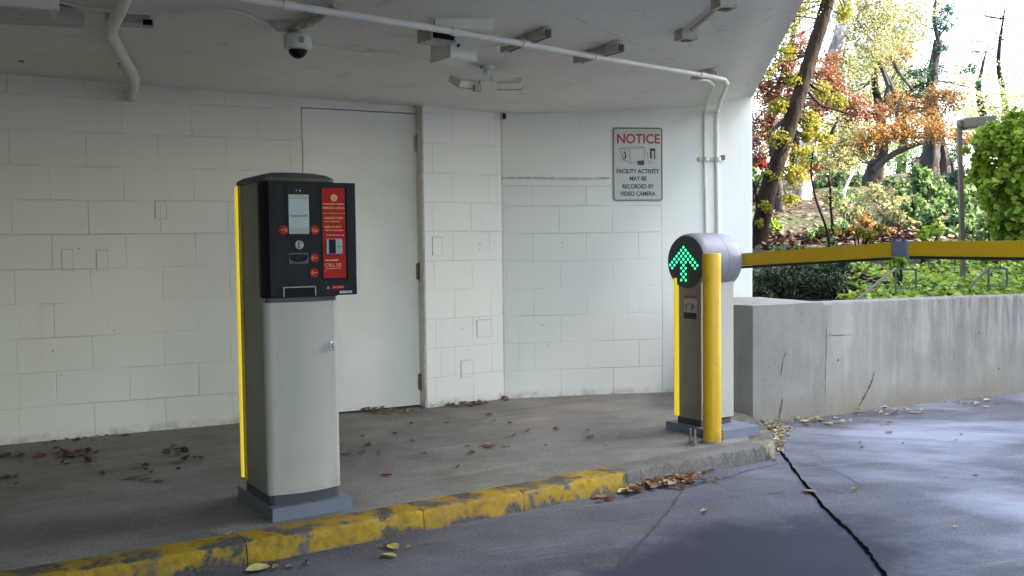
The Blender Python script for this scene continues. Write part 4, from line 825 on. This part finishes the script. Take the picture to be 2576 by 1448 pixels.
g.prism_y([sg(628, 340), sg(695, 340), sg(695, 480), sg(680, 480), sg(680, 375), sg(650, 375), sg(650, 470), sg(628, 470)], -.0042, -.0032)
c0_ = sg(300, 432); ring_ = [(c0_[0]+.017*math.cos(t)*(1 if math.cos(t) > 0 else .4), c0_[1]+.030*math.sin(t)) for t in np.linspace(0, 2*math.pi, 20)[:-1]]
inn = [(c0_[0]-.002+.009*math.cos(t), c0_[1]+.022*math.sin(t)) for t in np.linspace(0, 2*math.pi, 20)[:-1]]
v1 = [g.bm.verts.new((x, -.0041, z)) for x, z in ring_]; v2 = [g.bm.verts.new((x, -.0041, z)) for x, z in inn]
for q in range(19): g.bm.faces.new((v1[q], v1[(q+1) % 19], v2[(q+1) % 19], v2[q]))
g.build('camera_pictogram', 'ink', PLT)
for zz in (.022, H_-.02): G().disc_y(W_/2, -.0055, zz, .004, 10, .002).build('screw', 'steel', PLT)

# ------------------------------------------------ things on the soffit
def cp(px, py, drop=.0):                     # point on the soffit seen at that pixel, lowered by drop
    z = 2.07
    for _ in range(6): p = gz(px, py, z); z = ce(p.x, p.y)-drop
    return gz(px, py, z)
def wb(px, py, off=.02):                     # point on wall B, standing off the face
    s, z = onl(px, py, (B0[0]+uy*off, B0[1]-ux*off), (B1[0]+uy*off, B1[1]-ux*off)); return Vector((B0[0]+uy*off+ux*s, B0[1]-ux*off+uy*s, z))
def thing(name, label, cat, g, mat, **k_):
    return tag(g.build(name, mat, smooth=True), label, cat, k_.get('group'))
run = [cp(x, y, .055) for x, y in ((520, -22), (640, 0), (850, 32), (1125, 76), (1320, 110), (1500, 143), (1790, 192))]
s_e = cp(1822, 199, .055); dn = [cp(1829, 209, .055), cp(1822, 228, .05), cp(1811, 256, .04), wb(1804, 280, .022), wb(1803, 305), wb(1803, 400), wb(1805, 500), wb(1806, 600)]
LC = empty('conduit_pipe', run[3], 0, 'long cream painted conduit running across the ceiling and down the wall behind the gate', 'conduit')
G().tube([p-run[3] for p in run[:-1]+[run[-1], s_e, s_e.lerp(dn[0], .25)]+dn], .0145, 10).build('pipe', 'conduit', LC, smooth=True)
for q, (a_, b_) in enumerate(((1, .4), (3, .1), (4, 0), (5, 0), (5, .9))):
    p = run[a_].lerp(run[min(a_+1, 6)], b_)-run[3]; d_ = (run[min(a_+1, 6)]-run[a_]).normalized(); G().tube([p-d_*.022, p+d_*.022], .0185, 10).build('coupling', 'conduit', LC, smooth=True)
p2 = [cp(1740, 196, .03), cp(1782, 203, .03), cp(1794, 214, .04), cp(1791, 228, .04), cp(1780, 258, .035), wb(1773, 280, .02), wb(1772, 305), wb(1773, 400), wb(1775, 500), wb(1777, 600)]
thing('conduit_pipe', 'thinner cream conduit dropping down the wall left of its thicker neighbour', 'conduit', G().tube(p2, .011, 10), 'conduit')
for lab, a_, b_ in (('slotted strut bracket on the ceiling beside the first conduit clamp', (1268, 118), (1378, 72)), ('slotted strut bracket on the ceiling beside the second conduit clamp', (1450, 146), (1562, 106)), ('short strut bracket on the ceiling above the conduit bend', (1745, 188), (1800, 176))):
    pa, pb_ = cp(*a_, .012), cp(*b_, .012); d_ = pb_-pa; L = d_.length; root = empty('strut_bracket', pa, math.atan2(d_.y, d_.x), lab, 'bracket', 'strut brackets holding the ceiling conduit')
    g = G(); g.box(0, L, -.021, -.018, -.028, .012); g.box(0, L, .018, .021, -.028, .012); g.box(0, L, -.0178, .0178, .008, .012); g.box(0, L, -.0178, -.010, -.028, -.025); g.box(0, L, .010, .0178, -.028, -.025); g.build('channel', 'creamd', root)
    g = G(); g.tube([(.03, -.02, -.03), (.03, .02, -.03)], .008, 6); g.build('clamp', 'cream', root)
p = wb(1755, 400, .006); q = wb(1812, 402, .006); root = empty('wall_strut', p, rb, 'short rusty strut bracket clamping both conduits to the wall', 'bracket'); L = (q-p).length
G().box(0, L, -.012, .0, -.013, .013, bev=.002).build('channel', 'creamd', root); G().tube([(L*.34, -.02, -.014), (L*.34, -.02, .014)], .019, 8).tube([(L*.86, -.02, -.014), (L*.86, -.02, .014)], .021, 8).build('clamp', 'cream', root)
G().box(L+.002, L+.03, -.02, 0, -.006, .03).build('rust_tab', 'rust', root)
def cbox(name, label, px, py, L, W, H, ang, mat='cream', cat='box', drop=0., group=None):
    p = cp(px, py, H/2+drop); root = empty(name, p, math.radians(ang), label, cat, group); return root, G().box(-L/2, L/2, -W/2, W/2, -H/2, H/2+.01, bev=.004).build('housing', mat, root)
root, h = cbox('junction_box', 'large cream junction box hanging under the ceiling beside the conduit', 1141, 124, .145, .16, .10, 38)
G().box(-.076, .076, -.084, .084, -.057, -.051, bev=.002).build('cover', 'cream', root); G().disc_y(-.03, -.0835, .0, .008, 10, .004).build('knockout', 'ink', root)
root, h = cbox('open_box', 'dark open metal box left of the large cream junction box', 1098, 92, .13, .11, .06, 38, 'creamd'); G().box(-.055, .055, -.0565, -.0555, -.02, .024).build('opening', 'gloss', root)
root, h = cbox('ceiling_fixture', 'narrow yellowish metal fixture on the ceiling just above the conduit', 1166, 63, .24, .06, .045, 8, 'cream', 'fixture'); G().box(-.1215, -.1205, -.02, .02, -.018, .018).build('end_cap', 'gloss', root)
for lab, px, py in (('small round cornered outlet box at the lower end of the short ceiling conduit', 1726, 88), ('small outlet box at the upper end of the short ceiling conduit near the roof edge', 1822, 8)):
    root, h = cbox('outlet_box', lab, px, py, .085, .075, .05, 20, 'creamd', 'outlet box', group='outlet boxes on the ceiling near the roof edge'); G().box(-.02, .022, -.02, .018, -.0285, -.0255).build('outlet_face', 'ink', root)
thing('conduit_pipe', 'short grey conduit between the two small outlet boxes on the ceiling', 'conduit', G().tube([cp(1740, 74, .018), cp(1808, 16, .018)], .010, 8), 'creamd')
# twin floodlight
p = cp(1225, 165, .0); root = empty('floodlight', p, math.radians(14), 'twin head cream floodlight with motion sensor hanging from the ceiling', 'floodlight'); root.scale = (.85, .85, .85)
G().lathe([(.045, .01), (.045, -.02), (.02, -.03), (.012, -.06)], 20).build('mount', 'cream', root, smooth=True)
g = G(); g.box(-.20, -.02, -.035, .035, -.095, -.062, bev=.006); g.box(.02, .17, -.035, .035, -.10, -.067, bev=.006); g.box(-.03, .03, -.025, .025, -.10, -.05, bev=.004); g.build('arm', 'cream', root)
for x0, rz_ in ((-.15, .5), (.14, -.3)):
    g = G(); g.box(-.075, .075, -.06, .06, -.02, .02, bev=.006); hd = g.build('lamp_head', 'cream', root, (x0, -.02, -.105), rz_); hd.rotation_euler = (math.radians(28), 0, rz_); G().box(-.062, .062, -.048, .048, -.0235, -.0205).build('glass', 'glass', hd)
    g = G(); g.box(-.07, .07, -.057, -.050, -.0262, -.0238); g.box(-.07, .07, .050, .057, -.0262, -.0238); g.box(-.0765, -.0695, -.057, .057, -.0260, -.0240); g.box(.0695, .0765, -.057, .057, -.0260, -.0240); g.build('head_rim', 'creamd', hd)
G().box(-.10, -.055, -.09, -.04, -.17, -.125, bev=.005).tube([(-.07, -.05, -.13), (-.05, -.02, -.095)], .008, 8).build('sensor', 'creamd', root)
# dome camera
p = cp(748, 66, .0); root = empty('dome_camera', p, 0, 'cream dome security camera with a black bubble hanging from the ceiling', 'camera'); root.scale = (.9, .9, .9)
g = G(); g.lathe([(.030, .01), (.030, -.02), (.045, -.03), (.064, -.045), (.066, -.06), (.066, -.095), (.060, -.108), (.046, -.112)], 36); hs = g.build('housing', 'cream', root, smooth=True)
g = G(); g.lathe([(.044*math.cos(t), -.112-.040*math.sin(t)) for t in np.linspace(0, 1.5, 10)], 32); g.build('bubble', 'gloss', root, smooth=True)
G().box(.02, .045, -.068, -.058, -.09, -.06, bev=.004).build('latch', 'creamd', hs)
g = G(); a_, b_ = cp(762, 66, .035)-p, cp(860, 2, .03)-p; g.tube([a_, a_.lerp(b_, .5)+Vector((0, 0, -.01)), b_], .016, 8); g.build('mounting_arm', 'creamd', root)
g = G(); a_, b_ = cp(735, 72, .02)-p, cp(800, 22, .02)-p; g.tube([a_, b_], .011, 8); g.tube([cp(790, 62, .02)-p, cp(850, 18, .02)-p], .007, 6); g.build('bracket_rod', 'creamd', root)
g = G(); c_ = cp(715, 60, .01)-p; g.box(c_.x-.06, c_.x+.05, c_.y-.05, c_.y+.09, c_.z-.015, c_.z+.02, bev=.003); g.build('mounting_plate', 'creamd', root)
# cables
thing('cable', 'thin cream cable sagging across the ceiling from top left to the dome camera', 'cable', G().tube(smoothp([cp(*q, .012) for q in ((60, -20), (180, 12), (300, 30), (440, 32), (585, 28), (650, 50), (725, 82))], 6), .0045, 6), 'cream')
thing('cable', 'thin cable running along the ceiling from the dome camera to the floodlight', 'cable', G().tube(smoothp([cp(*q, .010) for q in ((775, 106), (830, 118), (910, 129), (970, 130), (1040, 145), (1095, 152), (1150, 155), (1215, 172))], 6), .0038, 6), 'cream')
thing('cable', 'short kinked cable from the large junction box towards the conduit', 'cable', G().tube(smoothp([cp(*q, .018) for q in ((1190, 118), (1225, 118), (1260, 113), (1310, 112))], 5), .005, 6), 'cream')
# drain pipe at left
pp = [cp(318, -20, .05), cp(303, 20, .05), cp(285, 60, .05), cp(279, 82, .05), cp(292, 108, .055), cp(318, 155, .055), cp(337, 190, .06)]
s_, z_ = onl(326, 243, A0, A1); ua = ((A1[0]-A0[0])/math.dist(A0, A1), (A1[1]-A0[1])/math.dist(A0, A1))
endp = Vector((A0[0]+ua[0]*s_+ua[1]*.035, A0[1]+ua[1]*s_-ua[0]*.035, z_)); root = empty('drain_pipe', pp[3], 0, 'thick crooked white drain pipe crossing the ceiling and ending at the left wall', 'pipe')
G().tube([q-pp[3] for q in smoothp(pp+[pp[-1].lerp(endp, .5)+Vector((.01, 0, 0)), endp], 4)], .026, 14).build('pipe', 'conduit', root, smooth=True)
e_ = endp-pp[3]; G().lathe([(.03, -.03), (.03, .03)], 14, c=e_).build('collar', 'cream', root, smooth=True)
thing('cable', 'thin white wire hanging from the ceiling hole beside the crooked drain pipe', 'cable', G().tube(smoothp([cp(299, 160, .0), cp(304, 175, .03), cp(312, 200, .05), cp(318, 215, .06)], 4), .003, 5), 'cream')
p = cp(299, 159, .001); G_ = G().lathe([(.010, -.0015), (.009, -.002)], 12, c=p); tag(G_.build('ceiling_hole_plug', 'gloss'), 'small round black plug in the ceiling beside the crooked drain pipe', 'plug')
root, h = cbox('light_box', 'low cream fixture on the ceiling behind the crooked drain pipe', 325, 52, .17, .09, .035, 14, 'creamd', 'fixture'); G().box(.062, .098, -.075, -.035, -.03, -.008).build('dark_socket', 'gloss', root)
root, h = cbox('wall_pack', 'grimy angular fixture at the top left corner of the ceiling', 52, 8, .22, .20, .09, 20, 'creamd', 'fixture'); G().box(-.10, .14, -.13, -.101, -.04, .0).build('front_plate', 'cream', root)
G().prism([(-.12, .1), (.11, .1), (.2, .22), (-.1, .24)], -.03, .03).build('side_wing', 'creamd', root)
# tiny wasp-nest like mark in the wall corner
q = wb(1269, 292, .015); tag(G().box(q.x-.012, q.x+.012, q.y-.01, q.y+.01, q.z-.02, q.z+.02, bev=.004).build('corner_nest', 'ink'), 'small black nest in the upper corner where the two white walls meet', 'nest')
# round cap and patch on the island
p = gz(556, 1338); tag(G().lathe([(.042, -.01), (.042, .003), (.036, .004)], 24, c=p).build('floor_cap', 'bolt', smooth=True), 'round dark metal cap set in the island left of the kiosk base', 'floor cap')

# ------------------------------------------------ fallen leaves
def curl_leaf(g, p, s, yaw, curl, tilt, asp):
    R_ = Matrix.Rotation(yaw, 3, 'Z') @ Matrix.Rotation(tilt, 3, 'X'); out = []
    prof = [(-.5, .06), (-.28, .34), (0, .44), (.26, .30), (.5, .02)]
    for u, h in prof:
        row = []
        for v in (-1, 0, 1): row.append(g.bm.verts.new(Vector(p)+R_ @ Vector((u*s, v*h*s*asp, abs(v)*h*s*curl+u*u*s*curl*.8))))
        out.append(row)
    for a_, b_ in zip(out[:-1], out[1:]):
        for j in range(2): g.bm.faces.new((a_[j], a_[j+1], b_[j+1], b_[j]))
def island_z(x, y):
    # on the island when inside the kerb line
    k_ = min(range(len(E2)), key=lambda i: (E2[i].x-x)**2+(E2[i].y-y)**2); k_ = min(max(k_, 1), len(E2)-2)
    t = E2[k_+1]-E2[k_-1]; return 0. if t.x*(y-E2[k_].y)-t.y*(x-E2[k_].x) > .01 else -.085
def litter(label, spots, mat, size=(.03, .065)):
    g = G()
    for px, py, rx, ry, n in spots:
        for _ in range(n):
            q = gz(random.gauss(px, rx*.5), random.gauss(py, ry*.5), 0. if island_z(*gz(px, py).xy) == 0 else -.085); z = island_z(q.x, q.y)
            if z < -.01 and min((e.x-q.x)**2+(e.y-q.y)**2 for e in E2) < .0009: q.x += .03; q.y -= .04
            s_ = random.uniform(*size); curl_leaf(g, (q.x, q.y, z+.003+random.random()*(.02 if n > 20 else .004)), s_, random.uniform(0, 6.3), random.uniform(.1, .9), random.uniform(-.35, .35), random.uniform(.6, 1.1))
    return tag(g.build('leaf_litter', mat, smooth=True), label, 'leaf litter', kind='stuff')
litter('brown leaves heaped in the gutter where the yellow kerb paint ends', [(1640, 1222, 70, 14, 70), (1720, 1208, 50, 12, 50), (1590, 1238, 30, 12, 24), (1500, 1255, 40, 8, 8)], 'l_brown', (.03, .06))
litter('straw coloured leaves heaped at the rounded end of the island by the concrete wall', [(1952, 1100, 26, 20, 46), (1945, 1075, 24, 12, 36), (1965, 1085, 30, 20, 24), (1950, 1120, 20, 10, 16)], 'l_straw', (.03, .06))
litter('brown leaves scattered on the island left of the kiosk', [(150, 1150, 70, 14, 14), (180, 1145, 50, 8, 16), (445, 1135, 40, 20, 8), (30, 1202, 30, 10, 8), (300, 1170, 220, 60, 14), (20, 1148, 30, 6, 6), (170, 1110, 60, 6, 5), (480, 1160, 40, 20, 3)], 'l_floor', (.03, .065))
litter('dry leaves blown along the foot of the white walls', [(990, 1036, 90, 6, 44), (1150, 1020, 90, 6, 34), (1190, 1015, 30, 6, 18), (1330, 1000, 120, 5, 16), (1560, 990, 160, 4, 22), (1270, 1004, 20, 5, 10), (100, 1108, 120, 5, 6), (280, 1098, 40, 5, 5)], 'l_brown', (.02, .05))
litter('few small leaves scattered over the island right of the kiosk', [(1100, 1100, 300, 60, 16), (1400, 1080, 300, 50, 14), (1230, 1125, 60, 8, 10), (900, 1140, 60, 20, 4)], 'l_brown', (.025, .055))
litter('leaves scattered along the foot of the concrete wall on the drive', [(2080, 1062, 100, 10, 24), (2240, 1038, 90, 8, 22), (2420, 1015, 120, 10, 14), (2050, 1060, 60, 6, 10)], 'l_straw', (.025, .055))
litter('small leaves dotted over the open drive', [(2200, 1090, 400, 50, 14), (2250, 1240, 500, 120, 5), (1750, 1180, 120, 10, 8), (700, 1425, 120, 12, 14), (950, 1380, 90, 10, 4), (1900, 1150, 40, 10, 14)], 'l_brown', (.018, .042))
def one(label, px, py, mat, s, z=-.085):
    q = gz(px, py, z); g = G(); curl_leaf(g, (0, 0, .004), s, random.uniform(0, 6), .35, .12, .8); o = g.build('fallen_leaf', mat, None, (q.x, q.y, z), smooth=True); tag(o, label, 'leaf', 'single leaves lying on the ground')
M['lf_y'] = simple('yellow_leaf', (.42, .38, .12), .6, noise=.2, nscale=60); M['lf_p'] = simple('pale_green_leaf', (.50, .52, .30), .6, noise=.1, nscale=60)
M['lf_r'] = simple('red_leaf', (.32, .09, .05), .6, noise=.2, nscale=60); M['lf_b'] = simple('tan_leaf', (.33, .2, .12), .6, noise=.2, nscale=60)
one('pale green leaf standing in the gutter below the grey kerb stone', 1804, 1170, 'lf_p', .075)
one('yellow leaf on the drive in front of the kiosk, the upper of two', 990, 1380, 'lf_y', .07); one('yellow green leaf on the drive in front of the kiosk, the lower of two', 978, 1402, 'lf_y', .07)
one('yellow leaf at the bottom edge of the photo below the kerb joint', 650, 1436, 'lf_y', .09)
one('red leaf lying alone on the island right of the kiosk base', 972, 1197, 'lf_r', .06, 0); one('tan leaf on the island touching the right side of the kiosk', 872, 1142, 'lf_b', .08, 0)
one('tan leaf lying across the dark tar joint', 2035, 1240, 'lf_b', .07); one('yellow leaf against the end of the yellow kerb paint', 1572, 1240, 'lf_y', .08)
one('red leaf stuck to the soffit above the left wall', 0, 0, 'lf_r', .05)
o = bpy.data.objects[[x.name for x in bpy.data.objects if x.get('label') == 'red leaf stuck to the soffit above the left wall'][0]]; o.location = cp(52, 149, .008); o.rotation_euler = (math.pi, 0, .4)
